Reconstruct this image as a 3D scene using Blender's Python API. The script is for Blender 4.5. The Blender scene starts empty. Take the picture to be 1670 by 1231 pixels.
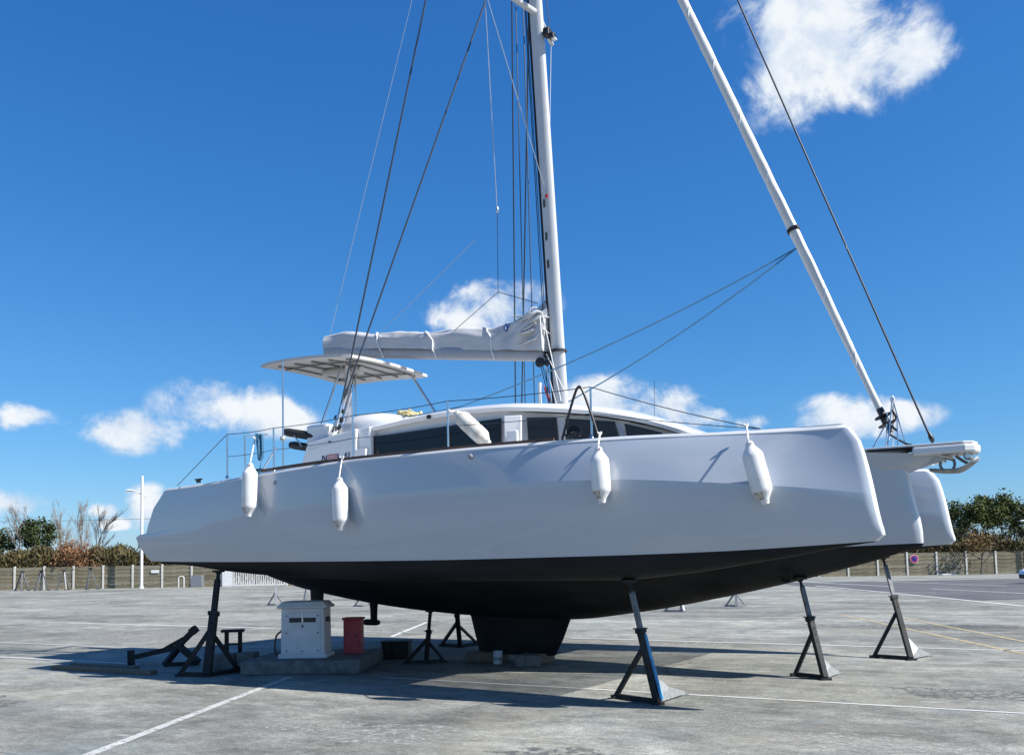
import bpy, math, random
from mathutils import Vector, Matrix, Quaternion
random.seed(7)
R_ = math.radians
scn = bpy.context.scene
COL = scn.collection

# ------------------------------------------------------------------ camera
cam_d = bpy.data.cameras.new('camera'); cam = bpy.data.objects.new('camera', cam_d); COL.objects.link(cam)
cam_d.sensor_width = 36.0; cam_d.lens = 31.80; cam_d.shift_y = 0.1188
cam_d.clip_start = 0.1; cam_d.clip_end = 9000
_roll, _pitch = R_(1.25), R_(4.0)
_fw = Vector((0, math.cos(_pitch), math.sin(_pitch))); _u0 = Vector((0, -math.sin(_pitch), math.cos(_pitch))); _r0 = Vector((1, 0, 0))
_rt = math.cos(_roll)*_r0 - math.sin(_roll)*_u0; _up = math.cos(_roll)*_u0 + math.sin(_roll)*_r0
cam.matrix_world = Matrix(((_rt.x, _up.x, -_fw.x, 0), (_rt.y, _up.y, -_fw.y, 0), (_rt.z, _up.z, -_fw.z, 1.72), (0, 0, 0, 1)))
scn.camera = cam

# ------------------------------------------------------------------ light
SUN_EL = R_(44.0)
SUN_H = Vector((0.9434, -0.3774, 0)).normalized()          # horizontal direction towards the sun
SUN_V = Vector((SUN_H.x*math.cos(SUN_EL), SUN_H.y*math.cos(SUN_EL), math.sin(SUN_EL)))
SUN_ROT = math.atan2(SUN_H.x, SUN_H.y)
sd = bpy.data.lights.new('sun', 'SUN'); sd.energy = 5.0; sd.angle = R_(0.53); sd.color = (1.0, 0.965, 0.91)
sun = bpy.data.objects.new('sun', sd); COL.objects.link(sun)
sun.rotation_mode = 'QUATERNION'; sun.rotation_quaternion = (-SUN_V).to_track_quat('-Z', 'Y'); sun.location = SUN_V*60
scn.view_settings.view_transform = 'Standard'; scn.view_settings.look = 'None'
scn.view_settings.exposure = 0.75; scn.view_settings.gamma = 1.0; scn.view_settings.use_curve_mapping = False

# ------------------------------------------------------------------ world: sky and clouds
CLOUD_SHADE = (4.3, 5.5, 7.2); CLOUD_LIT = (7.8, 8.1, 8.4)
wd = bpy.data.worlds.new('World'); scn.world = wd; wd.use_nodes = True
wd.cycles.sampling_method = 'MANUAL'; wd.cycles.sample_map_resolution = 512
scn.cycles.max_bounces = 6; scn.cycles.diffuse_bounces = 3; scn.cycles.glossy_bounces = 3; scn.cycles.transmission_bounces = 2
nt = wd.node_tree; nt.nodes.clear()
def wn(t, **k):
    n = nt.nodes.new(t)
    for a, v in k.items(): setattr(n, a, v)
    return n
def wl(a, b): nt.links.new(a, b)
def wmath(op, a, b=None, c=None, clamp=False):
    n = wn('ShaderNodeMath', operation=op, use_clamp=clamp)
    for i, v in enumerate((a, b, c)):
        if v is None: continue
        if isinstance(v, (int, float)): n.inputs[i].default_value = v
        else: wl(v, n.inputs[i])
    return n.outputs[0]
def wdot(a, v):
    n = wn('ShaderNodeVectorMath', operation='DOT_PRODUCT'); wl(a, n.inputs[0]); n.inputs[1].default_value = v
    return n.outputs['Value']
out = wn('ShaderNodeOutputWorld'); bg = wn('ShaderNodeBackground'); bg.inputs['Strength'].default_value = 0.0708
wl(bg.outputs[0], out.inputs[0])
sky = wn('ShaderNodeTexSky', sky_type='NISHITA'); sky.sun_disc = False
sky.sun_elevation = SUN_EL; sky.sun_rotation = SUN_ROT
sky.altitude = 0; sky.air_density = 1.0; sky.dust_density = 0.25; sky.ozone_density = 1.6
sep = wn('ShaderNodeSeparateColor'); wl(sky.outputs[0], sep.inputs[0]); comb = wn('ShaderNodeCombineColor')
for i, (g, k) in enumerate(((1.353, 0.0303), (0.928, 0.1023), (0.684, 0.2415))):      # the camera's vivid response to a clear sky
    wl(wmath('MULTIPLY', wmath('POWER', sep.outputs[i], g), k/0.119), comb.inputs[i])
tc = wn('ShaderNodeTexCoord'); DIR = tc.outputs['Generated']
nz = wn('ShaderNodeTexNoise'); nz.inputs['Scale'].default_value = 14.0; nz.inputs['Detail'].default_value = 8.0; nz.inputs['Roughness'].default_value = 0.62; nz.inputs['Distortion'].default_value = 0.3
wl(DIR, nz.inputs['Vector'])
nz2 = wn('ShaderNodeTexNoise'); nz2.inputs['Scale'].default_value = 14.0; nz2.inputs['Detail'].default_value = 4.0; nz2.inputs['Roughness'].default_value = 0.5; nz2.inputs['Distortion'].default_value = 0.3
mp = wn('ShaderNodeMapping'); mp.inputs['Location'].default_value = (0.012*SUN_V.x, 0.012*SUN_V.y, 0.020); wl(DIR, mp.inputs['Vector']); wl(mp.outputs[0], nz2.inputs['Vector'])
CLOUDS = [  # direction, half width, half height (radians)
 ((0.3000, 0.8195, 0.4900), .078, .086), ((0.333, 0.828, 0.455), .054, .034), ((0.3800, 0.8033, 0.4580), .034, .028), ((0.268, 0.822, 0.505), .044, .042),
 ((-0.018, 0.9607, 0.2760), .060, .028), ((-0.050, 0.962, 0.268), .040, .018),
 ((-0.300, 0.939, 0.1690), .060, .028), ((-0.262, 0.952, 0.160), .050, .020), ((-0.3878, 0.9115, 0.1390), .050, .020), ((-0.4711, 0.8691, 0.1520), .026, .013),
 ((0.105, 0.979, 0.172), .050, .026), ((0.155, 0.974, 0.160), .060, .024), ((0.205, 0.968, 0.150), .040, .016), ((0.2565, 0.956, 0.1424), .020, .010),
 ((0.3426, 0.9245, 0.1449), .045, .019), ((0.375, 0.915, 0.138), .050, .016),
 ((-0.372, 0.926, 0.066), .022, .020), ((-0.490, 0.869, 0.066), .034, .013), ((-0.412, 0.909, 0.062), .016, .007), ((-0.402, 0.914, 0.048), .014, .006),
 # the rest of the sky carries on the same way
 ((0.75, 0.60, 0.30), .10, .04), ((0.92, 0.30, 0.25), .12, .05), ((0.62, 0.55, 0.55), .09, .07), ((0.80, -0.35, 0.20), .12, .04),
 ((-0.80, 0.50, 0.28), .11, .04), ((-0.95, 0.10, 0.22), .12, .045), ((-0.65, 0.45, 0.60), .10, .07), ((-0.85, -0.40, 0.30), .13, .05),
 ((0.30, -0.90, 0.25), .12, .045), ((-0.30, -0.92, 0.22), .12, .05), ((0.0, -0.75, 0.65), .10, .08), ((-0.45, -0.55, 0.70), .09, .07), ((0.05, 0.45, 0.88), .08, .07), ((-0.62, 0.76, 0.16), .08, .022), ((0.60, 0.78, 0.12), .09, .025),
]
rmin = None; vert = None
for (c, a, b) in CLOUDS:
    C = Vector(c).normalized(); sx, sz = 1/(a*1.55), 1/(b*1.55*math.sqrt(max(0.1, 1-C.z*C.z)))
    n = wn('ShaderNodeVectorMath', operation='MULTIPLY_ADD'); wl(DIR, n.inputs[0]); n.inputs[1].default_value = (sx, sx, sz); n.inputs[2].default_value = (-C.x*sx, -C.y*sx, -C.z*sz)
    ln = wn('ShaderNodeVectorMath', operation='LENGTH'); wl(n.outputs[0], ln.inputs[0]); r = ln.outputs['Value']
    if rmin is None: rmin = r
    else: rmin = wmath('SMOOTH_MIN', rmin, r, 0.25)
field = wmath('MAXIMUM', wmath('SUBTRACT', 1.0, rmin), 0.0)
nfac = wmath('MULTIPLY', wmath('SUBTRACT', nz.outputs['Fac'], 0.5), 2.3)
dens = wmath('ADD', wmath('SUBTRACT', wmath('POWER', field, 0.75), 0.39), wmath('MULTIPLY', nfac, wmath('MINIMUM', wmath('MULTIPLY', field, 3.0), 1.0)))
mr = wn('ShaderNodeMapRange', interpolation_type='SMOOTHSTEP'); mr.inputs['From Min'].default_value = -0.16; mr.inputs['From Max'].default_value = 0.42; wl(dens, mr.inputs['Value'])
mask = wmath('MULTIPLY', mr.outputs[0], 0.96)
relief = wmath('SUBTRACT', nz.outputs['Fac'], nz2.outputs['Fac'])
lit = wmath('ADD', 0.38, wmath('ADD', wmath('MULTIPLY', relief, 2.8), wmath('MULTIPLY', dens, 0.75)), clamp=True)
ramp = wn('ShaderNodeMix', data_type='RGBA'); ramp.inputs['A'].default_value = (*CLOUD_SHADE, 1); ramp.inputs['B'].default_value = (*CLOUD_LIT, 1)
wl(lit, ramp.inputs['Factor'])
mx = wn('ShaderNodeMix', data_type='RGBA'); wl(mask, mx.inputs['Factor']); wl(comb.outputs[0], mx.inputs['A']); wl(ramp.outputs['Result'], mx.inputs['B'])
wl(mx.outputs['Result'], bg.inputs['Color'])

# ------------------------------------------------------------------ materials
MATS = {}
def mat(name, col, rough=0.5, metal=0.0, var=0.08, vscale=6.0, bump=0.0, bscale=40.0, coat=0.0, stretch=None, col2=None, spec=0.5, detail=5.0, lo=0.35, hi=0.65):
    m = bpy.data.materials.new(name); m.use_nodes = True; t = m.node_tree; b = t.nodes['Principled BSDF']
    b.inputs['Roughness'].default_value = rough; b.inputs['Metallic'].default_value = metal
    b.inputs['Specular IOR Level'].default_value = spec
    if coat: b.inputs['Coat Weight'].default_value = coat; b.inputs['Coat Roughness'].default_value = 0.04
    co = t.nodes.new('ShaderNodeTexCoord'); v = co.outputs['Object']
    if stretch:
        mpn = t.nodes.new('ShaderNodeMapping'); mpn.inputs['Scale'].default_value = stretch; t.links.new(v, mpn.inputs['Vector']); v = mpn.outputs[0]
    n = t.nodes.new('ShaderNodeTexNoise'); n.inputs['Scale'].default_value = vscale; n.inputs['Detail'].default_value = detail; t.links.new(v, n.inputs['Vector'])
    r = t.nodes.new('ShaderNodeMapRange'); r.inputs['From Min'].default_value = lo; r.inputs['From Max'].default_value = hi; t.links.new(n.outputs['Fac'], r.inputs['Value'])
    mi = t.nodes.new('ShaderNodeMix'); mi.data_type = 'RGBA'
    if col2 is None:
        a = tuple(max(0, c*(1-var)) for c in col); c2 = tuple(min(1, c*(1+var)) for c in col)
    else: a, c2 = col, col2
    mi.inputs['A'].default_value = (*a, 1); mi.inputs['B'].default_value = (*c2, 1)
    t.links.new(r.outputs[0], mi.inputs['Factor']); t.links.new(mi.outputs['Result'], b.inputs['Base Color'])
    if bump:
        n2 = t.nodes.new('ShaderNodeTexNoise'); n2.inputs['Scale'].default_value = bscale; n2.inputs['Detail'].default_value = 4; t.links.new(v, n2.inputs['Vector'])
        bp = t.nodes.new('ShaderNodeBump'); bp.inputs['Strength'].default_value = bump; bp.inputs['Distance'].default_value = 0.02
        t.links.new(n2.outputs['Fac'], bp.inputs['Height']); t.links.new(bp.outputs[0], b.inputs['Normal'])
    MATS[name] = m
    return m
mat('hull_gelcoat', (0.405, 0.445, 0.497), 0.26, var=0.025, vscale=0.8, coat=1.0, bump=0.10, bscale=0.9, stretch=(0.5, 1, 1.6))
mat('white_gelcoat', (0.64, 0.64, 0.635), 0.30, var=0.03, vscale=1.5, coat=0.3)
mat('deck_grey', (0.52, 0.52, 0.52), 0.6, var=0.05)
mat('antifouling', (0.0055, 0.006, 0.007), 0.66, col2=(0.017, 0.0175, 0.0185), vscale=1.1, bump=0.25, bscale=26, stretch=(0.7, 1, 2.2), spec=0.22, detail=8)
mat('antifouling_fresh', (0.004, 0.004, 0.005), 0.8)
mat('tinted_glass', (0.010, 0.0085, 0.0095), 0.05, var=0.1, spec=0.36)
mat('window_seal', (0.01, 0.01, 0.01), 0.6)
mat('teak', (0.10, 0.052, 0.035), 0.6, var=0.25, stretch=(1, 12, 12))
mat('mast_alu', (0.50, 0.505, 0.51), 0.32, var=0.03, vscale=3)
mat('stainless', (0.62, 0.63, 0.64), 0.22, metal=1.0, var=0.05)
mat('wire', (0.020, 0.028, 0.042), 0.5)
mat('wire_light', (0.45, 0.47, 0.50), 0.4, metal=0.5)
mat('rope_white', (0.70, 0.69, 0.66), 0.8, bump=0.3, bscale=300)
mat('rope_blue', (0.05, 0.16, 0.27), 0.8, bump=0.3, bscale=300)
mat('rope_yellow', (0.62, 0.50, 0.16), 0.85, col2=(0.78, 0.70, 0.45), vscale=40)
mat('black_plastic', (0.012, 0.012, 0.014), 0.45)
mat('black_fabric', (0.016, 0.016, 0.019), 0.75, bump=0.2, bscale=120)
mat('sail_cloth', (0.47, 0.47, 0.47), 0.8, var=0.06, vscale=3, bump=0.35, bscale=5, stretch=(0.6, 2, 2))
mat('boom_grey', (0.3200, 0.3280, 0.3520), 0.5, var=0.03)
mat('sail_white', (0.60, 0.59, 0.565), 0.75, var=0.05, vscale=2.0)
mat('tie_white', (0.72, 0.72, 0.71), 0.7)
mat('bimini_cloth', (0.50, 0.485, 0.46), 0.65, var=0.04)
mat('bimini_frame', (0.15, 0.145, 0.14), 0.5)
mat('emblem_blue', (0.02, 0.09, 0.33), 0.5)
mat('letter_navy', (0.03, 0.035, 0.09), 0.4)
mat('letter_red', (0.40, 0.03, 0.05), 0.4)
mat('red_mark', (0.55, 0.04, 0.05), 0.5)
mat('fender_vinyl', (0.66, 0.655, 0.64), 0.42, col2=(0.74, 0.74, 0.73), vscale=5, bump=0.05)
mat('fender_stained', (0.50, 0.46, 0.38), 0.5, col2=(0.74, 0.72, 0.66), vscale=7)
mat('fender_scuff', (0.20, 0.18, 0.17), 0.7, col2=(0.5, 0.47, 0.44), vscale=25)
mat('galvanised', (0.20, 0.21, 0.22), 0.5, metal=0.6, col2=(0.33, 0.34, 0.35), vscale=18)
mat('stand_dark', (0.012, 0.014, 0.016), 0.6, col2=(0.030, 0.029, 0.027), vscale=9, spec=0.25)
mat('stand_grey', (0.085, 0.092, 0.10), 0.5, col2=(0.16, 0.165, 0.17), vscale=9, metal=0.2)
mat('stand_blue', (0.03, 0.20, 0.42), 0.55, col2=(0.10, 0.38, 0.60), vscale=6)
mat('plate_grey', (0.24, 0.25, 0.255), 0.5, col2=(0.36, 0.365, 0.36), vscale=22, metal=0.2)
mat('concrete_block', (0.1400, 0.1400, 0.1330), 0.9, var=0.25, vscale=7, bump=0.5, bscale=60)
mat('timber', (0.13, 0.095, 0.065), 0.85, col2=(0.22, 0.17, 0.12), vscale=5, stretch=(1, 8, 8), bump=0.4)
mat('box_white', (0.5580, 0.5760, 0.5940), 0.5, var=0.06, vscale=5)
mat('red_paint', (0.33, 0.030, 0.045), 0.55, col2=(0.43, 0.055, 0.065), vscale=8)
mat('fence_post', (0.58, 0.56, 0.51), 0.85, var=0.1, vscale=2)
mat('lamp_white', (0.66, 0.66, 0.65), 0.5)
mat('gate_white', (0.74, 0.73, 0.71), 0.5)
mat('car_white', (0.75, 0.76, 0.77), 0.3, coat=0.8)
mat('tyre', (0.015, 0.015, 0.015), 0.8)
mat('rim', (0.35, 0.35, 0.36), 0.35, metal=0.8)
mat('lens_clear', (0.7, 0.7, 0.72), 0.1, spec=0.8)
mat('sign_blue', (0.03, 0.05, 0.30), 0.5)
mat('sign_red', (0.55, 0.03, 0.08), 0.5)
mat('bark', (0.10, 0.085, 0.07), 0.9, var=0.25)
mat('bark_pale', (0.26, 0.23, 0.20), 0.9, var=0.2)
def leafmat(name, c1, c2):
    m = mat(name, c1, 0.75, col2=c2, vscale=1.1, spec=0.2, detail=3)
    b = m.node_tree.nodes['Principled BSDF']; b.inputs['Subsurface Weight'].default_value = 0.0
    return m
leafmat('leaf_dark', (0.0252, 0.0405, 0.0163), (0.0630, 0.0810, 0.0287))
leafmat('leaf_green', (0.0486, 0.0756, 0.0216), (0.1350, 0.1404, 0.0432))
leafmat('leaf_brown', (0.1123, 0.0734, 0.0302), (0.1987, 0.1253, 0.0475))
leafmat('leaf_orange', (0.1584, 0.0756, 0.0360), (0.2592, 0.1368, 0.0720))
leafmat('scrub_leaf', (0.0552, 0.0483, 0.0196), (0.1323, 0.1058, 0.0460))
leafmat('scrub_green', (0.026, 0.032, 0.011), (0.070, 0.068, 0.026))
def fencemat():
    for k, (a, b) in enumerate((((0.124, 0.106, 0.067), (0.259, 0.221, 0.145)), ((0.145, 0.129, 0.086), (0.279, 0.253, 0.183)), ((0.101, 0.091, 0.060), (0.221, 0.194, 0.124)))):
        mat('fence_plank_%d' % k, a, 0.9, col2=b, vscale=1.6, stretch=(0.7, 1, 4))
fencemat()
mat('joint_dark', (0.045, 0.045, 0.045), 0.9, col2=(0.12, 0.12, 0.12), vscale=1.5)

def concrete_mat():
    m = bpy.data.materials.new('yard_concrete'); m.use_nodes = True; t = m.node_tree; b = t.nodes['Principled BSDF']
    N = t.nodes.new; L = t.links.new
    co = N('ShaderNodeTexCoord'); v = co.outputs['Object']
    rot = N('ShaderNodeMapping'); rot.inputs['Rotation'].default_value = (0, 0, R_(30)); L(v, rot.inputs['Vector']); rv = rot.outputs[0]
    def noise(scale, detail=6, rough=0.6, stretch=None, dist=0.0, src=None):
        s = src or rv
        if stretch:
            q = N('ShaderNodeMapping'); q.inputs['Scale'].default_value = stretch; L(s, q.inputs['Vector']); s = q.outputs[0]
        n = N('ShaderNodeTexNoise'); n.inputs['Scale'].default_value = scale; n.inputs['Detail'].default_value = detail; n.inputs['Roughness'].default_value = rough; n.inputs['Distortion'].default_value = dist
        L(s, n.inputs['Vector']); return n.outputs['Fac']
    def rng(f, a, c, lo=0.0, hi=1.0):
        r = N('ShaderNodeMapRange'); r.inputs['From Min'].default_value = a; r.inputs['From Max'].default_value = c; r.inputs['To Min'].default_value = lo; r.inputs['To Max'].default_value = hi
        L(f, r.inputs['Value']); return r.outputs[0]
    def mixc(f, A, B):
        x = N('ShaderNodeMix'); x.data_type = 'RGBA'; L(f, x.inputs['Factor'])
        for k, s in (('A', A), ('B', B)):
            if isinstance(s, tuple): x.inputs[k].default_value = (*s, 1)
            else: L(s, x.inputs[k])
        return x.outputs['Result']
    base = mixc(rng(noise(0.16, 5, 0.6), 0.38, 0.62), (0.168, 0.168, 0.164), (0.244, 0.236, 0.220))
    base = mixc(rng(noise(0.9, 7, 0.65, (1, 0.45, 1)), 0.45, 0.66, 0, 0.70), base, (0.277, 0.268, 0.250))
    base = mixc(rng(noise(0.5, 8, 0.7, (0.35, 1.5, 1), 0.6), 0.55, 0.70, 0, 0.60), base, (0.102, 0.103, 0.103))
    base = mixc(rng(noise(1.3, 8, 0.72, (0.30, 1.6, 1), 1.2), 0.54, 0.66, 0, 0.55), base, (0.310, 0.297, 0.275))
    base = mixc(rng(noise(2.6, 6, 0.7), 0.58, 0.74, 0, 0.50), base, (0.092, 0.092, 0.092))
    base = mixc(rng(noise(0.28, 4, 0.6, (1, 1, 1), 0.3), 0.56, 0.70, 0, 0.45), base, (0.152, 0.181, 0.206))
    base = mixc(rng(noise(38, 3, 0.7), 0.48, 0.66, 0, 0.50), base, (0.092, 0.090, 0.088))
    base = mixc(rng(noise(60, 2, 0.6), 0.55, 0.68, 0, 0.55), base, (0.370, 0.355, 0.331))
    for (sc_n, st_n, amp, d_) in ((0.21, (0.6, 1.2, 1), 0.40, 0.8), (0.75, (0.7, 1.1, 1), 0.30, 0.6), (3.1, (0.8, 1.1, 1), 0.30, 0.3), (14.0, None, 0.26, 0.0), (48.0, None, 0.36, 0.0)):
        f_ = rng(noise(sc_n, 7, 0.62, st_n, d_), 0.30, 0.70, 1-amp, 1+amp)
        g_ = N('ShaderNodeVectorMath'); g_.operation = 'SCALE'; L(base, g_.inputs[0]); L(f_, g_.inputs['Scale']); base = g_.outputs[0]
    base = mixc(rng(noise(0.45, 5, 0.6, (0.8, 1, 1), 0.8), 0.52, 0.66, 0, 0.35), base, (0.255, 0.232, 0.196))
    base = mixc(rng(noise(0.62, 5, 0.6, (0.9, 1, 1), 0.6), 0.57, 0.70, 0, 0.40), base, (0.175, 0.205, 0.232))
    base = mixc(rng(noise(5.5, 6, 0.55, (0.55, 1.5, 1), 0.2), 0.645, 0.70, 0, 0.60), base, (0.062, 0.062, 0.064))
    base = mixc(rng(noise(4.2, 6, 0.6, (0.5, 1.6, 1), 0.4), 0.63, 0.70, 0, 0.55), base, (0.40, 0.395, 0.375))
    # large cast bays: faint joints
    br = N('ShaderNodeTexBrick'); br.offset = 0.0; br.inputs['Scale'].default_value = 1.0; br.inputs['Brick Width'].default_value = 6.0; br.inputs['Row Height'].default_value = 5.2; br.inputs['Mortar Size'].default_value = 0.012
    br.inputs['Color1'].default_value = (0.90, 0.90, 0.90, 1); br.inputs['Color2'].default_value = (1, 1, 1, 1); br.inputs['Mortar'].default_value = (0.55, 0.55, 0.55, 1); L(rv, br.inputs['Vector'])
    mu = N('ShaderNodeMix'); mu.data_type = 'RGBA'; mu.blend_type = 'MULTIPLY'; mu.inputs['Factor'].default_value = 0.8
    tn_ = N('ShaderNodeVectorMath'); tn_.operation = 'MULTIPLY'; tn_.inputs[1].default_value = (1.03, 1.055, 0.985); L(base, tn_.inputs[0]); L(tn_.outputs[0], mu.inputs['A']); L(br.outputs['Color'], mu.inputs['B'])
    # hairline cracks
    vo = N('ShaderNodeTexVoronoi'); vo.feature = 'DISTANCE_TO_EDGE'; vo.inputs['Scale'].default_value = 0.30
    wv = N('ShaderNodeVectorMath'); wv.operation = 'ADD'; nn = N('ShaderNodeTexNoise'); nn.inputs['Scale'].default_value = 1.4; nn.inputs['Detail'].default_value = 5; L(rv, nn.inputs['Vector']); L(rv, wv.inputs[0]); L(nn.outputs['Color'], wv.inputs[1]); L(wv.outputs[0], vo.inputs['Vector'])
    crk = rng(vo.outputs['Distance'], 0.0, 0.005, 0.40, 0.0)
    fin = mixc(crk, mu.outputs['Result'], (0.066, 0.065, 0.062))
    L(fin, b.inputs['Base Color']); b.inputs['Roughness'].default_value = 0.88; b.inputs['Specular IOR Level'].default_value = 0.3
    bp = N('ShaderNodeBump'); bp.inputs['Strength'].default_value = 0.35; bp.inputs['Distance'].default_value = 0.02; L(noise(22, 5, 0.7), bp.inputs['Height']); L(bp.outputs[0], b.inputs['Normal'])
    MATS['yard_concrete'] = m
concrete_mat()
mat('asphalt', (0.058, 0.060, 0.065), 0.9, col2=(0.115, 0.117, 0.118), vscale=0.5, stretch=(0.6, 2.0, 1), bump=0.3)
def paintmat(name, col, keep):
    m = mat(name, col, 0.8, var=0.10, vscale=3)
    t = m.node_tree; b = t.nodes['Principled BSDF']; o = t.nodes['Material Output']
    n = t.nodes.new('ShaderNodeTexNoise'); n.inputs['Scale'].default_value = 9.0; n.inputs['Detail'].default_value = 9; n.inputs['Roughness'].default_value = 0.8
    co = t.nodes.new('ShaderNodeTexCoord'); t.links.new(co.outputs['Object'], n.inputs['Vector'])
    r = t.nodes.new('ShaderNodeMapRange'); r.inputs['From Min'].default_value = keep-0.05; r.inputs['From Max'].default_value = keep+0.06; t.links.new(n.outputs['Fac'], r.inputs['Value'])
    tr = t.nodes.new('ShaderNodeBsdfTransparent'); mi = t.nodes.new('ShaderNodeMixShader')
    t.links.new(r.outputs[0], mi.inputs[0]); t.links.new(tr.outputs[0], mi.inputs[1]); t.links.new(b.outputs[0], mi.inputs[2]); t.links.new(mi.outputs[0], o.inputs[0])
paintmat('paint_white', (0.52, 0.515, 0.50), 0.37)
paintmat('paint_worn', (0.44, 0.44, 0.42), 0.425)
paintmat('tyre_rubber', (0.105, 0.105, 0.108), 0.53)
paintmat('patch_light', (0.335, 0.325, 0.300), 0.525)
paintmat('patch_dark', (0.105, 0.106, 0.108), 0.535)
paintmat('paint_yellow', (0.42, 0.34, 0.19), 0.44)

# ------------------------------------------------------------------ mesh helpers
class MB:
    def __init__(s): s.v = []; s.f = []; s.m = []
    def add(s, vs, fs, mi=0):
        o = len(s.v); s.v += [tuple(v) for v in vs]; s.f += [tuple(i+o for i in f) for f in fs]; s.m += [mi]*len(fs); return s
    def box(s, c, size, rot=None, mi=0, taper=1.0):
        c = Vector(c); hx, hy, hz = (q/2 for q in size); vs = []
        for z in (-1, 1):
            k = taper if z > 0 else 1.0
            for (x, y) in ((-1, -1), (1, -1), (1, 1), (-1, 1)):
                p = Vector((x*hx*k, y*hy*k, z*hz))
                if rot is not None: p = rot @ p
                vs.append(c+p)
        return s.add(vs, [(3, 2, 1, 0), (4, 5, 6, 7), (0, 1, 5, 4), (1, 2, 6, 5), (2, 3, 7, 6), (3, 0, 4, 7)], mi)
    def bar(s, p0, p1, w, h=None, w1=None, h1=None, mi=0, up=(0, 0, 1)):
        h = h or w; w1 = w1 or w; h1 = h1 or h
        p0, p1 = Vector(p0), Vector(p1); d = (p1-p0).normalized(); u = Vector(up)
        if abs(d.dot(u)) > 0.98: u = Vector((1, 0, 0))
        x = d.cross(u).normalized(); y = x.cross(d)
        vs = []
        for p, a, b in ((p0, w, h), (p1, w1, h1)):
            for (i, j) in ((-1, -1), (1, -1), (1, 1), (-1, 1)): vs.append(p+x*(a/2*i)+y*(b/2*j))
        return s.add(vs, [(3, 2, 1, 0), (4, 5, 6, 7), (0, 1, 5, 4), (1, 2, 6, 5), (2, 3, 7, 6), (3, 0, 4, 7)], mi)
    def tube(s, pts, r, n=6, mi=0, caps=True):
        pts = [Vector(p) for p in pts]; k = len(pts); rs = r if isinstance(r, (list, tuple)) else [r]*k
        vs = []; prev = None
        for i, p in enumerate(pts):
            d = (pts[min(i+1, k-1)]-pts[max(i-1, 0)]).normalized()
            if prev is None:
                u = Vector((0, 0, 1)) if abs(d.z) < 0.95 else Vector((1, 0, 0)); x = d.cross(u).normalized()
            else: x = (prev-d*prev.dot(d)).normalized()
            prev = x; y = d.cross(x)
            for j in range(n):
                a = 2*math.pi*j/n; vs.append(p+(x*math.cos(a)+y*math.sin(a))*rs[i])
        fs = []
        for i in range(k-1):
            for j in range(n):
                j2 = (j+1) % n; fs.append((i*n+j, i*n+j2, (i+1)*n+j2, (i+1)*n+j))
        if caps: fs += [tuple(range(n-1, -1, -1)), tuple((k-1)*n+j for j in range(n))]
        return s.add(vs, fs, mi)
    def lathe(s, prof, n=16, origin=(0, 0, 0), rot=None, mi=0):
        o = Vector(origin); vs = []; k = len(prof)
        for (r, z) in prof:
            for j in range(n):
                a = 2*math.pi*j/n; p = Vector((r*math.cos(a), r*math.sin(a), z))
                if rot is not None: p = rot @ p
                vs.append(o+p)
        fs = [(i*n+j, i*n+(j+1) % n, (i+1)*n+(j+1) % n, (i+1)*n+j) for i in range(k-1) for j in range(n)]
        fs += [tuple(range(n-1, -1, -1)), tuple((k-1)*n+j for j in range(n))]
        return s.add(vs, fs, mi)
    def prism(s, poly, d, mi=0):
        """poly: 3d points of one face, d: extrusion vector"""
        d = Vector(d); n = len(poly); vs = [Vector(p) for p in poly]+[Vector(p)+d for p in poly]
        return s.add(vs, [tuple(range(n-1, -1, -1)), tuple(range(n, 2*n))]+[(i, (i+1) % n, n+(i+1) % n, n+i) for i in range(n)], mi)
    def grid(s, rows, mi=0, close=False):
        n = len(rows[0]); vs = [p for r in rows for p in r]; fs = []
        for i in range(len(rows)-1):
            for j in range(n if close else n-1):
                j2 = (j+1) % n; fs.append((i*n+j, i*n+j2, (i+1)*n+j2, (i+1)*n+j))
        return s.add(vs, fs, mi)
    def build(s, name, mats, parent=None, smooth=False, ang=35, bevel=0.0, recalc=True):
        me = bpy.data.meshes.new(name); me.from_pydata(s.v, [], s.f)
        if not isinstance(mats, (list, tuple)): mats = [mats]
        for q in mats: me.materials.append(MATS[q])
        if len(mats) > 1: me.polygons.foreach_set('material_index', s.m)
        me.validate(); me.update()
        if recalc:
            import bmesh
            b = bmesh.new(); b.from_mesh(me); bmesh.ops.recalc_face_normals(b, faces=b.faces); b.to_mesh(me); b.free()
        if smooth:
            me.shade_smooth(); me.set_sharp_from_angle(angle=R_(ang))
        o = bpy.data.objects.new(name, me); COL.objects.link(o)
        if parent is not None: o.parent = parent
        if bevel:
            bv = o.modifiers.new('bevel', 'BEVEL'); bv.width = bevel; bv.segments = 2; bv.limit_method = 'ANGLE'; bv.angle_limit = R_(40)
        return o
def tag(o, label=None, cat=None, group=None, kind=None):
    if label: o['label'] = label
    if cat: o['category'] = cat
    if group: o['group'] = group
    if kind: o['kind'] = kind
    return o
def empty(name, loc=(0, 0, 0), rz=0.0):
    o = bpy.data.objects.new(name, None); o.empty_display_size = 0.2; COL.objects.link(o); o.location = loc; o.rotation_euler = (0, 0, rz); return o
def ss(a, b, x):
    t = max(0.0, min(1.0, (x-a)/(b-a))); return t*t*(3-2*t)
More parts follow.
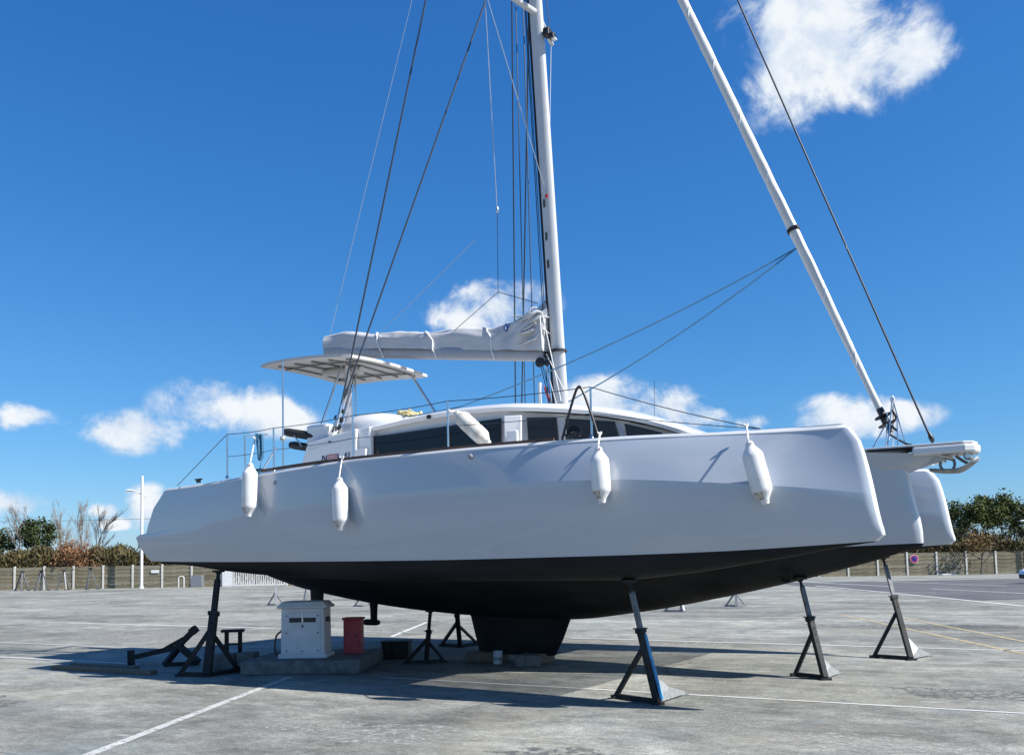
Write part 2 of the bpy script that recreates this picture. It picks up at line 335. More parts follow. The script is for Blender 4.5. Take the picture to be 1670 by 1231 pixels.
def interp(tab, x):
    """smooth monotone interpolation of a table of (x, y)"""
    n = len(tab)
    if x <= tab[0][0]: return tab[0][1]
    if x >= tab[-1][0]: return tab[-1][1]
    for i in range(n-1):
        if tab[i][0] <= x <= tab[i+1][0]: break
    x0, y0 = tab[i]; x1, y1 = tab[i+1]; h = x1-x0; d = (y1-y0)/h
    def slope(k):
        if k <= 0 or k >= n-1: return d if k in (i, i+1) else 0.0
        a = (tab[k][1]-tab[k-1][1])/(tab[k][0]-tab[k-1][0]); c = (tab[k+1][1]-tab[k][1])/(tab[k+1][0]-tab[k][0])
        return 0.0 if a*c <= 0 else 2*a*c/(a+c)
    m0, m1 = slope(i), slope(i+1); t = (x-x0)/h
    return (2*t**3-3*t*t+1)*y0+(t**3-2*t*t+t)*h*m0+(-2*t**3+3*t*t)*y1+(t**3-t*t)*h*m1
def lerp_tab(tab, x):
    if x <= tab[0][0]: return tab[0][1]
    for (x0, y0), (x1, y1) in zip(tab, tab[1:]):
        if x <= x1: return y0+(y1-y0)*(x-x0)/(x1-x0)
    return tab[-1][1]
def catenary(p0, p1, sag, n=12):
    p0, p1 = Vector(p0), Vector(p1)
    return [p0.lerp(p1, i/n)-Vector((0, 0, sag*4*(i/n)*(1-i/n))) for i in range(n+1)]
def spline(pts, n=8):
    P = [Vector(p) for p in pts]; out_ = []
    for i in range(len(P)-1):
        a = P[max(i-1, 0)]; b = P[i]; c = P[i+1]; d = P[min(i+2, len(P)-1)]
        for k in range(n):
            t = k/n; out_.append(0.5*((2*b)+(c-a)*t+(2*a-5*b+4*c-d)*t*t+(3*b-a-3*c+d)*t**3))
    out_.append(P[-1]); return out_

# ------------------------------------------------------------------ ground
def gz(x, y): return (-0.0054*max(-80, min(80, x))-0.09)*ss(25, 80, y)
def ground():
    xs = [-3000, -1000, -400, -200, -120]+[-80+8*i for i in range(21)]+[120, 200, 400, 1000, 3000]
    ys = [-3000, -800, -200, -60, -20, 0, 10, 20]+[25+5*i for i in range(12)]+[90, 110, 150, 250, 500, 1000, 2000, 4000]
    mb = MB(); mb.grid([[(x, y, gz(x, y)) for x in xs] for y in ys])
    g = mb.build('ground', 'yard_concrete', smooth=True); g['kind'] = 'structure'; return g
GROUND = ground()
def strip(name, p0, p1, w, m, lift=0.005, seg=10):
    p0, p1 = Vector((*p0, 0)), Vector((*p1, 0)); d = (p1-p0).normalized(); n = Vector((-d.y, d.x, 0))*w/2
    rows = []
    for i in range(seg+1):
        c = p0.lerp(p1, i/seg); rows.append([(q.x, q.y, gz(q.x, q.y)+lift) for q in (c-n, c+n)])
    mb = MB(); mb.grid(rows); return mb.build(name, m, GROUND)
mbp = MB()
rows = []
for i in range(11):
    y = 33+3.2*i
    rows.append([(x, y, gz(x, y)+0.004) for x in [16.5+0.06*(y-33)+5.0*k for k in range(14)]])
mbp.grid(rows); mbp.build('asphalt_patch', 'asphalt', GROUND)
for (p0, p1, w, m) in (
    ((-4.35, 5.0), (-3.55, 14.45), 0.125, 'paint_worn'),
    ((-3.57, 14.8), (-3.40, 15.6), 0.105, 'paint_worn'),
    ((-2.09, 14.11), (8.2, 8.15), 0.065, 'paint_white'),
    ((1.24, 20.51), (9.2, 15.62), 0.11, 'paint_white'),
    ((-15.31, 31.16), (-6.95, 26.0), 0.16, 'paint_white'),
    ((-6.95, 25.9), (-2.15, 22.88), 0.12, 'paint_worn'),
    ((-2.15, 22.7), (1.0, 20.66), 0.10, 'paint_worn'),
    ((-14.0, 20.8), (-6.89, 16.81), 0.10, 'paint_white'),
    ((-2.98, 21.97), (-2.62, 27.2), 0.11, 'paint_white'),
    ((3.89, 26.17), (16.0, 24.86), 0.10, 'paint_worn'),
    ((18.53, 55.83), (16.07, 28.71), 0.20, 'paint_white'),
    ((9.50, 26.5), (8.45, 14.2), 0.11, 'paint_yellow'),
    ((10.62, 26.0), (9.60, 16.2), 0.11, 'paint_yellow'),
    ((21.02, 45.72), (21.34, 36.0), 0.20, 'paint_worn'),
    ((21.47, 68.81), (21.36, 51.75), 0.22, 'paint_white'),
    ((26.2, 66.0), (26.0, 48.0), 0.20, 'paint_worn'),
    ((-22.0, 35.5), (-15.6, 31.35), 0.14, 'paint_worn'),
    ((-30.0, 57.0), (-8.0, 44.0), 0.16, 'paint_worn'),
    ((-40.0, 74.0), (-12.0, 58.0), 0.18, 'paint_worn'),
    ((-20.0, 27.0), (-8.0, 20.1), 0.10, 'paint_worn'),
    ((5.0, 38.0), (20.0, 29.6), 0.13, 'paint_worn'),
    ((4.0, 50.0), (19.0, 41.0), 0.14, 'paint_worn')):
    strip('painted_line', p0, p1, w, m)
rg = random.Random(19)
for (cx, cy, ax_, ay_, m) in ((2.9, 18.3, 1.5, 0.9, 'patch_light'), (-1.6, 9.6, 1.3, 0.5, 'patch_light'), (-7.6, 12.6, 1.1, 0.45, 'patch_dark'), (5.9, 11.0, 1.4, 0.42, 'patch_dark'), (0.6, 8.1, 0.9, 0.28, 'patch_dark'), (9.5, 21.5, 2.4, 1.0, 'patch_dark'), (-9.5, 23.5, 2.6, 1.1, 'patch_light'), (3.4, 8.3, 1.2, 0.35, 'patch_light')):
    n_ = 30; ring = []; f1_, f2_ = rg.uniform(0, 6.28), rg.uniform(0, 6.28)
    for k in range(n_):
        a = 2*math.pi*k/n_; r_ = 1+0.20*math.sin(3*a+f1_)+0.12*math.sin(7*a+f2_)+rg.uniform(-0.06, 0.06); u_, v_ = ax_*r_*math.cos(a), ay_*r_*math.sin(a)
        ring.append((cx+u_*math.cos(-0.5)-v_*math.sin(-0.5), cy+u_*math.sin(-0.5)+v_*math.cos(-0.5), 0.003))
    MB().add(ring, [tuple(range(n_))]).build('repair_patch', m, GROUND)
def arc(cx, cy, r_, a0, a1, w, n_=24):
    mb = MB(); mb.grid([[(cx+q*math.cos(a), cy+q*math.sin(a), 0.0065) for q in (r_-w/2, r_+w/2)] for a in [R_(a0+(a1-a0)*k/n_) for k in range(n_+1)]]); mb.build('tyre_mark', 'tyre_rubber', GROUND)
for (cx, cy, r_, a0, a1) in ((3.6, 14.0, 1.3, 120, 250), (16.0, 6.0, 10.5, 130, 168), (-14.0, 30.0, 12.0, 300, 335)): arc(cx, cy, r_, a0, a1, 0.10)
for (p0, p1, w) in (((-22.0, 32.3), (-7.5, 26.2), 0.05), ((2.9, 26.4), (20.0, 24.2), 0.05), ((-3.9, 6.0), (12.0, -1.5), 0.02), ((-12.0, 12.2), (-4.4, 7.6), 0.018)):
    strip('slab_joint', p0, p1, w, 'joint_dark', 0.004)

# ------------------------------------------------------------------ the trimaran
YAW = R_(-32.0)
BOAT_O = Vector((-4.657, 18.935, 0))
boat = empty('trimaran', BOAT_O, YAW)
tag(boat, 'large grey three-hulled sailing boat with black underside propped up on stands', 'sailboat')
BM = Matrix.Translation(BOAT_O) @ Matrix.Rotation(YAW, 4, 'Z')
def bw(x, y, z): return BM @ Vector((x, y, z))            # boat coordinates -> world

def hull_mesh(yc, T, stem, stern, nU=90, stem_r=0.04):
    """T: dict of tables over x: zd,bd (deck edge), zk,bk (knuckle), zw,bw (paint line), zb (bottom)"""
    us = [1-(1-i/nU)**1.0 for i in range(nU+1)]
    us = [u*0.988 for u in us]+[0.990, 0.9915, 0.993, 0.9945, 0.996, 0.9972, 0.9984, 0.9993, 1.0]
    mb = MB(); rows = []
    x_end = 12.2
    for u in us:
        X = u*x_end
        zd, bd, zk, bk, zw, bwl, zb = (interp(T[k], X) for k in ('zd', 'bd', 'zk', 'bk', 'zw', 'bw', 'zb'))
        cap = 1.0
        if u > 0.991:
            cap = math.sqrt(max(0.0, 1-((u-0.991)/0.009)**2))
        zb = min(zb, zw-0.002)
        sec = []
        # from deck centre outwards and down to the bottom
        sec.append((0.0, zd+0.03)); sec.append((max(bd-0.10, 0)*0.6, zd+0.026)); sec.append((max(bd-0.045, 0), zd+0.016)); sec.append((max(bd-0.014, 0), zd+0.006))
        sec.append((bd+0.004, zd-0.022)); sec.append((bd, zd-0.034))
        for i in range(1, 6):
            t = i/5; bulge = T.get('ub', 0.004)*math.sin(math.pi*t); sec.append((bd+(bk-bd)*t+bulge, zd-0.034+(zk-zd+0.034)*t))
        nk = len(sec)-1
        for i in range(0, 9):
            t = i/8 if i else 0.03; sec.append((bk+(bwl-bk)*t**T.get('pl', 1.9), zk+(zw-zk)*t))
        nw = len(sec)-1
        for i in range(1, 9):
            t = i/8*math.pi/2; sec.append((bwl*math.cos(t)**T.get('pw', 0.8), zw+(zb-zw)*math.sin(t)))
        row = []; inner = []
        for kk, (b, z) in enumerate(sec):
            bi = b if (kk > nk or not T.get('asym')) else (b if kk < 2 else max(b, (bk if kk > 4 else bk-(bd-b))))
            xs_ = lerp_tab(stern, z); xe = interp(stem, z); b *= cap
            row.append((xs_+u*(xe-xs_), b, z)); inner.append((xs_+u*(xe-xs_), bi*cap, z))
        ra, rb = (row, inner) if yc <= 0 else (inner, row)
        full = [(x, yc-b, z) for (x, b, z) in ra]+[(x, yc+b, z) for (x, b, z) in reversed(rb[1:-1])]
        rows.append(full); L = len(row)
    n = len(rows[0])
    o = len(mb.v)
    mb.v += [p for r in rows for p in r]
    for i in range(len(rows)-1):
        for j in range(n):
            j2 = (j+1) % n
            k = j if j < L-1 else n-1-j            # ring index of the upper edge on either side
            mi = 2 if (k < 5 or (us[i] > 0.9965 and k < nw)) else (1 if k >= nw else 0)  # white deck flange; sunlit gleam of rim and stem edge put into the colour
            mb.f.append((i*n+j, i*n+j2, (i+1)*n+j2, (i+1)*n+j)); mb.m.append(mi)
    # transom, filled in strips between the two sides so that it keeps its step
    for k in range(L-1):
        a, b = k, k+1; a2 = (n-k) % n; b2 = n-k-1
        f = [a, b]+([b2] if b2 != b else [])+([a2] if a2 != a else [])
        if len(set(f)) >= 3: mb.f.append(tuple(dict.fromkeys(f))); mb.m.append(1 if k >= nw else 0)
    mb.knuckle = set((i*n+j) for i in range(len(rows)) for j in (nk, n-nk)); mb.rim = set((i*n+j) for i in range(len(rows)) for j in (5, n-5)); return mb
def crease(o, ids):
    me = o.data; at = me.attributes.get('sharp_edge') or me.attributes.new('sharp_edge', 'BOOLEAN', 'EDGE')
    for e in me.edges:
        if e.vertices[0] in ids and e.vertices[1] in ids: at.data[e.index].value = True

AMA = dict(
 zd=[(0, 3.10), (1.1, 3.12), (2.8, 3.19), (4.95, 3.25), (7, 3.245), (9.3, 3.22), (10.8, 3.175), (11.6, 3.15), (12.2, 3.14)],
 bd=[(0, 0.40), (2, 0.48), (4, 0.525), (6.5, 0.528), (8.0, 0.448), (9.2, 0.340), (10, 0.245), (11, 0.105), (11.7, 0.050), (12.2, 0.035)],
 zk=[(0, 2.36), (0.8, 2.42), (4, 2.70), (7.5, 2.74), (9.2, 2.69), (10.5, 2.58), (11.5, 2.47), (12.2, 2.37)],
 bk=[(0, 0.40), (2, 0.482), (4, 0.530), (6.5, 0.560), (8.0, 0.550), (9.2, 0.500), (10, 0.438), (11, 0.310), (11.7, 0.190), (12.2, 0.080)],
 zw=[(0, 1.88), (1, 1.85), (4, 1.80), (7, 1.775), (9.2, 1.78), (10.7, 1.80), (11.6, 1.835), (12.2, 1.865)],
 bw=[(0, 0.26), (2, 0.32), (5, 0.37), (7, 0.37), (9, 0.31), (10.5, 0.20), (11.5, 0.09), (12.2, 0.03)],
 zb=[(0, 1.86), (0.76, 1.76), (1.48, 1.67), (3, 1.56), (5.5, 1.48), (9, 1.47), (10.05, 1.54), (10.94, 1.65), (11.62, 1.75), (12.2, 1.855)],
 asym=True)
STEM = [(1.4, 11.9), (1.80, 11.98), (1.85, 12.10), (1.88, 12.20), (1.93, 12.23), (2.07, 12.20), (2.61, 12.11), (2.90, 12.045), (3.0, 12.01), (3.07, 11.965), (3.12, 11.91), (3.17, 11.82)]
STERN = [(1.5, 0.9), (1.78, 0.55), (1.88, 0.21), (2.15, 0.04), (2.335, -0.03), (2.36, 0.27), (2.55, 0.345), (2.57, 0.37), (2.78, 0.46), (2.80, 0.50), (3.06, 0.74), (3.13, 0.84)]
for yc in (-3.25, 3.25):
    mb = hull_mesh(yc, AMA, STEM, STERN)
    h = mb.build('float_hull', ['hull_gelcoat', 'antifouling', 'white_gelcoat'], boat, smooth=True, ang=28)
    crease(h, mb.knuckle); crease(h, mb.rim)
    h['label'] = 'slim grey outer hull with black underside, %s' % ('nearest the camera' if yc < 0 else 'on the far side')
MAIN = dict(
 zd=[(0, 3.0), (3, 3.2), (8, 3.22), (11.2, 3.19), (12.2, 3.16)],
 bd=[(0, 1.20), (3, 1.42), (6, 1.38), (8, 1.10), (9.5, 0.80), (11, 0.42), (12.2, 0.10)],
 zk=[(0, 2.3), (6, 2.35), (10, 2.40), (12.2, 2.45)],
 bk=[(0, 1.10), (3, 1.30), (6, 1.25), (8, 0.98), (9.5, 0.70), (11, 0.36), (12.2, 0.07)],
 zw=[(0, 1.84), (6, 1.80), (10, 1.82), (12.2, 1.865)],
 bw=[(0, 0.92), (3, 1.08), (6, 1.03), (8, 0.84), (9.5, 0.58), (11, 0.27), (12.2, 0.04)],
 zb=[(0, 1.42), (0.5, 1.26), (2.1, 0.99), (3.6, 0.84), (4.6, 0.78), (6.6, 0.74), (8.2, 0.89), (9.5, 1.10), (10.5, 1.30), (11.3, 1.50), (12.15, 1.78), (12.2, 1.82)],
 pl=1.3, pw=1.0)
MSTEM = [(0.7, 11.6), (1.76, 12.02), (1.80, 12.12), (1.87, 12.165), (1.95, 12.165), (2.64, 12.06), (2.9, 12.03), (3.2, 12.03)]
MSTERN = [(0.7, 0.6), (1.3, 0.2), (1.84, -0.05), (3.0, 0.25)]
mb = hull_mesh(0.0, MAIN, MSTEM, MSTERN)
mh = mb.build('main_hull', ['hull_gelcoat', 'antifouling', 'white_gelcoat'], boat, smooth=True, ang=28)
# keel
kb = MB()
kr = []
for (z, xa, xf, t) in ((0.92, 4.44, 6.82, 0.17), (0.76, 4.56, 6.62, 0.15), (0.40, 4.66, 6.46, 0.145), (0.125, 4.74, 6.30, 0.14)):
    ring = []
    for k in range(20):
        a = 2*math.pi*k/20; cx = (xa+xf)/2; hx = (xf-xa)/2
        ring.append((cx+hx*math.copysign(abs(math.cos(a))**0.75, math.cos(a)), t*math.copysign(abs(math.sin(a))**0.9, math.sin(a)), z))
    kr.append(ring)
kb.grid(kr, close=True); kb.add(kr[-1], [tuple(range(20))])
kb.build('keel', 'antifouling', mh, smooth=True, ang=40)
# thruster opening, a short dark tube set into the bow
MB().lathe([(0.085, -0.02), (0.095, 0.0), (0.095, 0.012), (0.07, 0.014), (0.07, -0.015)], 20, (10.36, -0.385, 1.43), Matrix.Rotation(R_(112), 3, 'X') @ Matrix.Rotation(R_(0), 3, 'Y')).build('thruster_opening', 'antifouling_fresh', mh, smooth=True)
# fresh paint patch where the stand used to press
# bridge deck between the hulls
bd = MB()
prof = [(0.5, 2.55), (0.5, 3.16), (7.6, 3.17), (8.25, 3.10), (8.55, 2.95), (8.45, 2.75), (8.1, 2.58), (7.0, 2.48), (1.2, 2.48)]
for (ya, yb) in ((-2.95, -0.6), (0.6, 2.95)):
    bd.prism([(x, ya, z) for (x, z) in prof], (0, yb-ya, 0))
bd.build('bridge_deck', 'deck_grey', boat, smooth=True, ang=25)
# side decks joining floats and cabin
dk = MB(); dk.prism([(0.9, -3.1, 3.165), (8.4, -3.1, 3.195), (8.4, 3.1, 3.195), (0.9, 3.1, 3.165)], (0, 0, 0.03)); dk.build('deck', 'white_gelcoat', boat)
# trampoline nets ahead of the bridge deck
for sgn in (-1, 1):
    nb = MB(); k = 0
    def yin(x): return sgn*(interp(MAIN['bd'], x)+0.02)
    def yout(x): return sgn*(3.25-interp(AMA['bd'], x)-0.02)
    x = 8.6
    while x < 11.4:
        nb.bar((x, yin(x), 3.12), (x, yout(x), 3.12), 0.014, 0.008); x += 0.055
    for i in range(1, 50):
        t = i/50; pts = [(xx, yin(xx)*(1-t)+yout(xx)*t, 3.122) for xx in (8.6, 9.3, 10, 10.7, 11.4)]
        for a, b in zip(pts, pts[1:]): nb.bar(a, b, 0.014, 0.008)
    o = nb.build('trampoline_net', 'black_fabric', boat); o['kind'] = 'stuff'
# teak toe rail along the near float, from the stern quarter to the cabin windows
for sgn in (-1, 1):
    tr = MB(); pts = []
    for i in range(31):
        x = 3.2+5.2*i/30; pts.append((x, sgn*(3.25+interp(AMA['bd'], x)-0.055), interp(AMA['zd'], x)+0.030))
    for a, b in zip(pts, pts[1:]): tr.bar(a, b, 0.04, 0.045)
    tr.build('toe_rail', 'teak', boat)

# ---- deckhouse
YW = 2.4
def yw(x): return YW if x < 6.9 else YW-(x-6.9)*0.5-0.02*(x-6.9)**2
ROOF_Z = [(2.9, 3.93), (3.9, 3.97), (6.0, 4.085), (7.1, 4.045), (7.9, 3.975), (8.55, 3.85), (9.2, 3.63), (9.55, 3.45)]
hs_ = MB(); path = []
xs = [3.95+0.3*i for i in range(10)]+[6.9, 7.3, 7.7, 8.1, 8.5, 8.9, 9.2]
left = [(x, -yw(x)+0.02) for x in xs]; front = [(9.42, -0.8), (9.50, 0.0), (9.42, 0.8)]; right = [(x, yw(x)-0.02) for x in reversed(xs)]
path = left+front+right
def rz(x): return interp(ROOF_Z, x)
rows = [[(x-0.0, y, 3.18) for (x, y) in path], [(x-(0.16 if x > 7 else 0.0)*(rz(x)-3.2)/0.8, y*0.985, rz(x)-0.09) for (x, y) in path]]
hs_.grid(rows, close=True)
house = hs_.build('deckhouse', 'white_gelcoat', boat, smooth=True, ang=30)
# roof shell, cambered, with a thick rounded rim
rf = MB(); rows_t = []; rows_b = []
sts = [2.95+0.2*i for i in range(32)]+[9.28, 9.42, 9.52, 9.58]
NY = 16
for x in sts:
    hw = yw(min(x, 9.1))+0.07 if x < 9.15 else (yw(9.1)+0.07)*math.sqrt(max(0.02, 1-((x-9.1)/0.5)**2))
    if x < 3.6: hw = min(hw, 2.3+0.17*ss(2.9, 3.6, x))
    crown = 0.17*ss(9.6, 7.4, x)*(0.55+0.45*ss(2.9, 5.0, x)); e = rz(min(x, 9.3))-0.25*max(0, x-9.3)
    rt, rb = [], []
    for j in range(NY+1):
        t = -1+2*j/NY; t = math.copysign(abs(t)**0.8, t)
        edge = 0.05*max(0, (abs(t)-0.9)/0.1)**2
        rt.append((x, hw*t, e+crown*(1-abs(t)**2.4)-edge)); rb.append((x, hw*t*0.99, e+crown*(1-abs(t)**2.4)-0.125+edge*0.4))
    rows_t.append(rt); rows_b.append(rb)
ring_rows = [a+list(reversed(b)) for a, b in zip(rows_t, rows_b)]
rf.grid(ring_rows, close=True); rf.add(ring_rows[0], [tuple(range(len(ring_rows[0])))]); rf.add(ring_rows[-1], [tuple(range(len(ring_rows[-1])))])
rf.build('coach_roof', 'white_gelcoat', boat, smooth=True, ang=42)
# windows: glass panes a few millimetres proud of the wall, black seal around
def pane(corners, name, parent, inset=0.022):
    P = [Vector(c) for c in corners]; c = sum(P, Vector())/len(P)
    n = (P[1]-P[0]).cross(P[-1]-P[0]).normalized()
    if n.y*c.y < 0: n = -n
    w = MB().prism([p+n*0.004 for p in P], n*0.012).build(name, 'window_seal', parent)
    Q = [p+(c-p).normalized()*inset for p in P]
    MB().prism([q+n*0.015 for q in Q], n*0.006).build('glass', 'tinted_glass', w)
    return w
WINS = [((4.375, -2.4, 3.805), (6.84, -2.4, 3.851), (6.831, -2.4, 3.40), (4.371, -2.4, 3.42)),
        ((7.188, -2.256, 3.842), (7.584, -2.058, 3.835), (7.608, -2.046, 3.42), (7.205, -2.247, 3.42)),
        ((7.688, -2.006, 3.812), (8.326, -1.687, 3.741), (8.407, -1.646, 3.42), (7.721, -1.99, 3.42)),
        ((8.444, -1.628, 3.709), (8.914, -1.393, 3.56), (8.960, -1.37, 3.44), (8.487, -1.607, 3.44))]
for sgn in (1, -1):
    for W in WINS:
        pane([(x, sgn*(-(yw(x)+0.004)), z) for (x, y, z) in W], 'window', house)
# vertical moulding between first and second window
pm = MB()
pm.prism([(6.90, -2.405, 3.2), (7.14, -2.33, 3.2), (7.14, -2.30, 3.88), (6.90, -2.405, 3.88)], (0, -0.03, 0))
pm.build('pillar', 'white_gelcoat', house, bevel=0.02)
for sgn in (-1, 1):
    gr = MB(); gr.box((7.05, sgn*2.44, 3.50), (0.22, 0.06, 0.30), taper=0.85); gr.build('locker_moulding', 'white_gelcoat', house, bevel=0.03)
# handrail thin line along the wall
for sgn in (-1, 1):
    MB().tube([(4.2, sgn*2.43, 3.92), (5.6, sgn*2.44, 3.97), (6.8, sgn*2.43, 3.97)], 0.008, 6).build('grab_rail', 'wire_light', house)
# small vent on the roof rim
MB().box((5.55, -2.475, 4.00), (0.07, 0.02, 0.06)).build('vent', 'black_plastic', house)

# ---- cockpit coaming with lettering
for sgn in (-1, 1):
    y0 = sgn*2.5
    cm = MB(); cm.prism([(2.72, y0, 3.19), (2.98, y0, 3.82), (4.0, y0, 3.95), (4.38, y0, 3.97), (4.38, y0, 3.19)], (0, -sgn*0.35, 0))
    co = cm.build('coaming', 'white_gelcoat', boat, bevel=0.03)
    MB().box((4.075, sgn*2.53, 3.76), (0.11, 0.07, 0.36)).build('step_moulding', 'white_gelcoat', co, bevel=0.012)
    MB().box((4.23, sgn*2.54, 3.53), (0.24, 0.09, 0.14)).build('step_moulding', 'white_gelcoat', co, bevel=0.012)
    MB().prism([(3.02, sgn*2.502, 3.70), (4.0, sgn*2.502, 3.80), (4.0, sgn*2.502, 3.805), (3.02, sgn*2.502, 3.705)], (0, sgn*0.004, 0)).build('panel_seam', 'deck_grey', co)
    MB().box((3.50, sgn*2.503, 3.79), (0.06, 0.008, 0.025)).build('label_plate', 'black_plastic', co)
# name on the near coaming: NEEL 43
lx, lz, lh, ly = 3.33, 3.475, 0.095, -2.506
def lbox(x0, x1, z0, z1, m, nm='letter'):
    MB().box(((x0+x1)/2, ly, (z0+z1)/2), (x1-x0, 0.006, z1-z0)).build(nm, m, co_near)
co_near = [o for o in boat.children if o.name.startswith('coaming')][0]
def zbase(x): return lz+(x-lx)*0.02
N_ = MB(); z0 = zbase(lx)
N_.box((lx+0.008, ly, z0+lh/2), (0.018, 0.006, lh)); N_.box((lx+0.092, ly, z0+lh/2), (0.018, 0.006, lh))
N_.prism([(lx+0.002, ly-0.003, z0+lh), (lx+0.026, ly-0.003, z0+lh), (lx+0.098, ly-0.003, z0), (lx+0.074, ly-0.003, z0)], (0, 0.0055, 0)); N_.build('letter', 'letter_navy', co_near)
for e in range(2):
    x0 = lx+0.118+e*0.112; zz = zbase(x0); E_ = MB()
    for q in range(3): E_.box((x0+0.049, ly, zz+lh*(0.10+0.40*q)), (0.098, 0.006, lh*0.19))
    E_.build('letter', 'letter_red', co_near)
x0 = lx+0.342; zz = zbase(x0); Lm = MB(); Lm.box((x0+0.010, ly, zz+lh/2), (0.020, 0.006, lh)); Lm.box((x0+0.045, ly, zz+lh*0.10), (0.09, 0.0062, lh*0.2)); Lm.build('letter', 'letter_navy', co_near)
x0 = lx+0.495; zz = zbase(x0)+0.02; h4 = 0.075
F4 = MB(); F4.box((x0+0.038, ly, zz+h4/2), (0.011, 0.006, h4)); F4.box((x0+0.026, ly, zz+h4*0.32), (0.052, 0.0062, 0.011)); F4.prism([(x0, ly-0.0032, zz+h4*0.26), (x0+0.010, ly-0.0032, zz+h4*0.26), (x0+0.040, ly-0.0032, zz+h4), (x0+0.028, ly-0.0032, zz+h4)], (0, 0.006, 0)); F4.build('letter', 'letter_navy', co_near)
x1 = x0+0.068
F3 = MB()
for q in (0.07, 0.5, 0.93): F3.box((x1+0.02, ly, zz+h4*q), (0.042, 0.006, 0.010))
F3.box((x1+0.040, ly, zz+h4/2), (0.010, 0.0062, h4)); F3.build('letter', 'letter_navy', co_near)

# ---- helm pod and roof clutter
hp = MB(); rows = []
for i in range(15):
    t = i/14; x = 2.9+1.95*t; hgt = 0.47*math.sin(math.pi*min(1, t*1.02))**0.55*(1-0.45*t)+0.02; hw = 0.75*math.sin(math.pi*(0.08+0.84*t))**0.5
    rows.append([(x, -1.45+hw*math.cos(math.pi*j/14), 3.92+0.06*t+hgt*math.sin(math.pi*j/14)**0.7+0.02) for j in range(15)])
hp.grid(rows); hp.build('helm_pod', 'white_gelcoat', boat, smooth=True, ang=60)
ck = MB(); ck.box((3.05, -1.5, 3.9), (0.5, 1.7, 0.5)); ck.build('helm_seat', 'white_gelcoat', boat, bevel=0.05)
# bimini hard top over the helm
bim = empty('bimini'); bim.parent = boat
bt = MB(); rows_t = []; rows_b = []
NX, NYb = 18, 12
def bimz(x, y): return 5.40-0.05*(x-2.45)+0.055*(1-((y+0.85)/1.25)**2)+0.05*(1-((x-2.4)/1.2)**2)
BX0, BX1, BY0, BY1 = 1.30, 3.50, -2.10, 0.32
for i in range(NX+1):
    x = BX0+(BX1-BX0)*i/NX; rt, rb = [], []
    k = 1.0-0.10*(abs(2*i/NX-1)**4)
    for j in range(NYb+1):
        y = (BY0+BY1)/2+(BY1-BY0)/2*(-1+2*j/NYb)*k
        rt.append((x, y, bimz(x, y))); rb.append((x, y, bimz(x, y)-0.05))
    rows_t.append(rt); rows_b.append(rb)
rr = [a+list(reversed(b)) for a, b in zip(rows_t, rows_b)]
bt.grid(rr, close=True)
for e_ in (0, -1): bt.grid([rows_t[e_], rows_b[e_]])
bt.build('canopy', 'bimini_cloth', bim, smooth=True, ang=30)
for i in range(5):                                         # dark battens across the underside
    x = 1.62+0.42*i; rb_ = MB(); pts = [(x, -1.85+0.16*j, bimz(x, -1.85+0.16*j)-0.066) for j in range(13)]
    for a, b in zip(pts, pts[1:]): rb_.bar(a, b, 0.022, 0.03)
    rb_.build('rib', 'bimini_frame', bim)
for y in (-1.55, -0.2):
    rb_ = MB(); pts = [(1.5+0.2*j, y, bimz(1.5+0.2*j, y)-0.080) for j in range(10)]
    for a, b in zip(pts, pts[1:]): rb_.bar(a, b, 0.03, 0.025)
    rb_.build('rail', 'bimini_frame', bim)
MB().tube([(1.95, -1.0, 5.40), (2.6, -1.02, 5.38), (2.95, -1.05, 5.32)], 0.07, 10).build('rolled_blind', 'bimini_cloth', bim, smooth=True)
def rod(name, a, b, r, m, parent, r1=None, n=8):
    return MB().tube([a, b], [r, r1 or r], n).build(name, m, parent, smooth=True, ang=50)
rod('post', (2.72, -1.15, 4.0), (2.68, -1.15, 5.42), 0.10, 'white_gelcoat', bim, 0.045, 10)
rod('strut', (4.12, -0.1, 4.25), (3.36, -0.1, 5.32), 0.026, 'stainless', bim)
rod('strut', (2.3, -1.6, 4.0), (2.6, -1.2, 5.45), 0.02, 'stainless', bim)
rod('strut', (2.2, -0.4, 3.9), (2.2, -0.4, 5.5), 0.018, 'stainless', bim)
# dark rolled cushions over the stern rail
for (x0, z0, x1, z1, y, r) in ((2.30, 4.09, 3.10, 3.92, -2.36, 0.075), (2.42, 3.85, 3.10, 3.72, -2.34, 0.070)):
    mbq = MB(); pts = [Vector((x0, y, z0)).lerp(Vector((x1, y+0.1, z1)), k/8) for k in range(9)]
    mbq.tube(pts, [r*0.75]+[r]*7+[r*0.75], 14); mbq.build('seat_cushion', 'black_fabric', boat, smooth=True, ang=70)
rod('cushion_bracket', (2.55, -2.38, 4.0), (2.75, -2.38, 3.78), 0.012, 'stainless', boat)

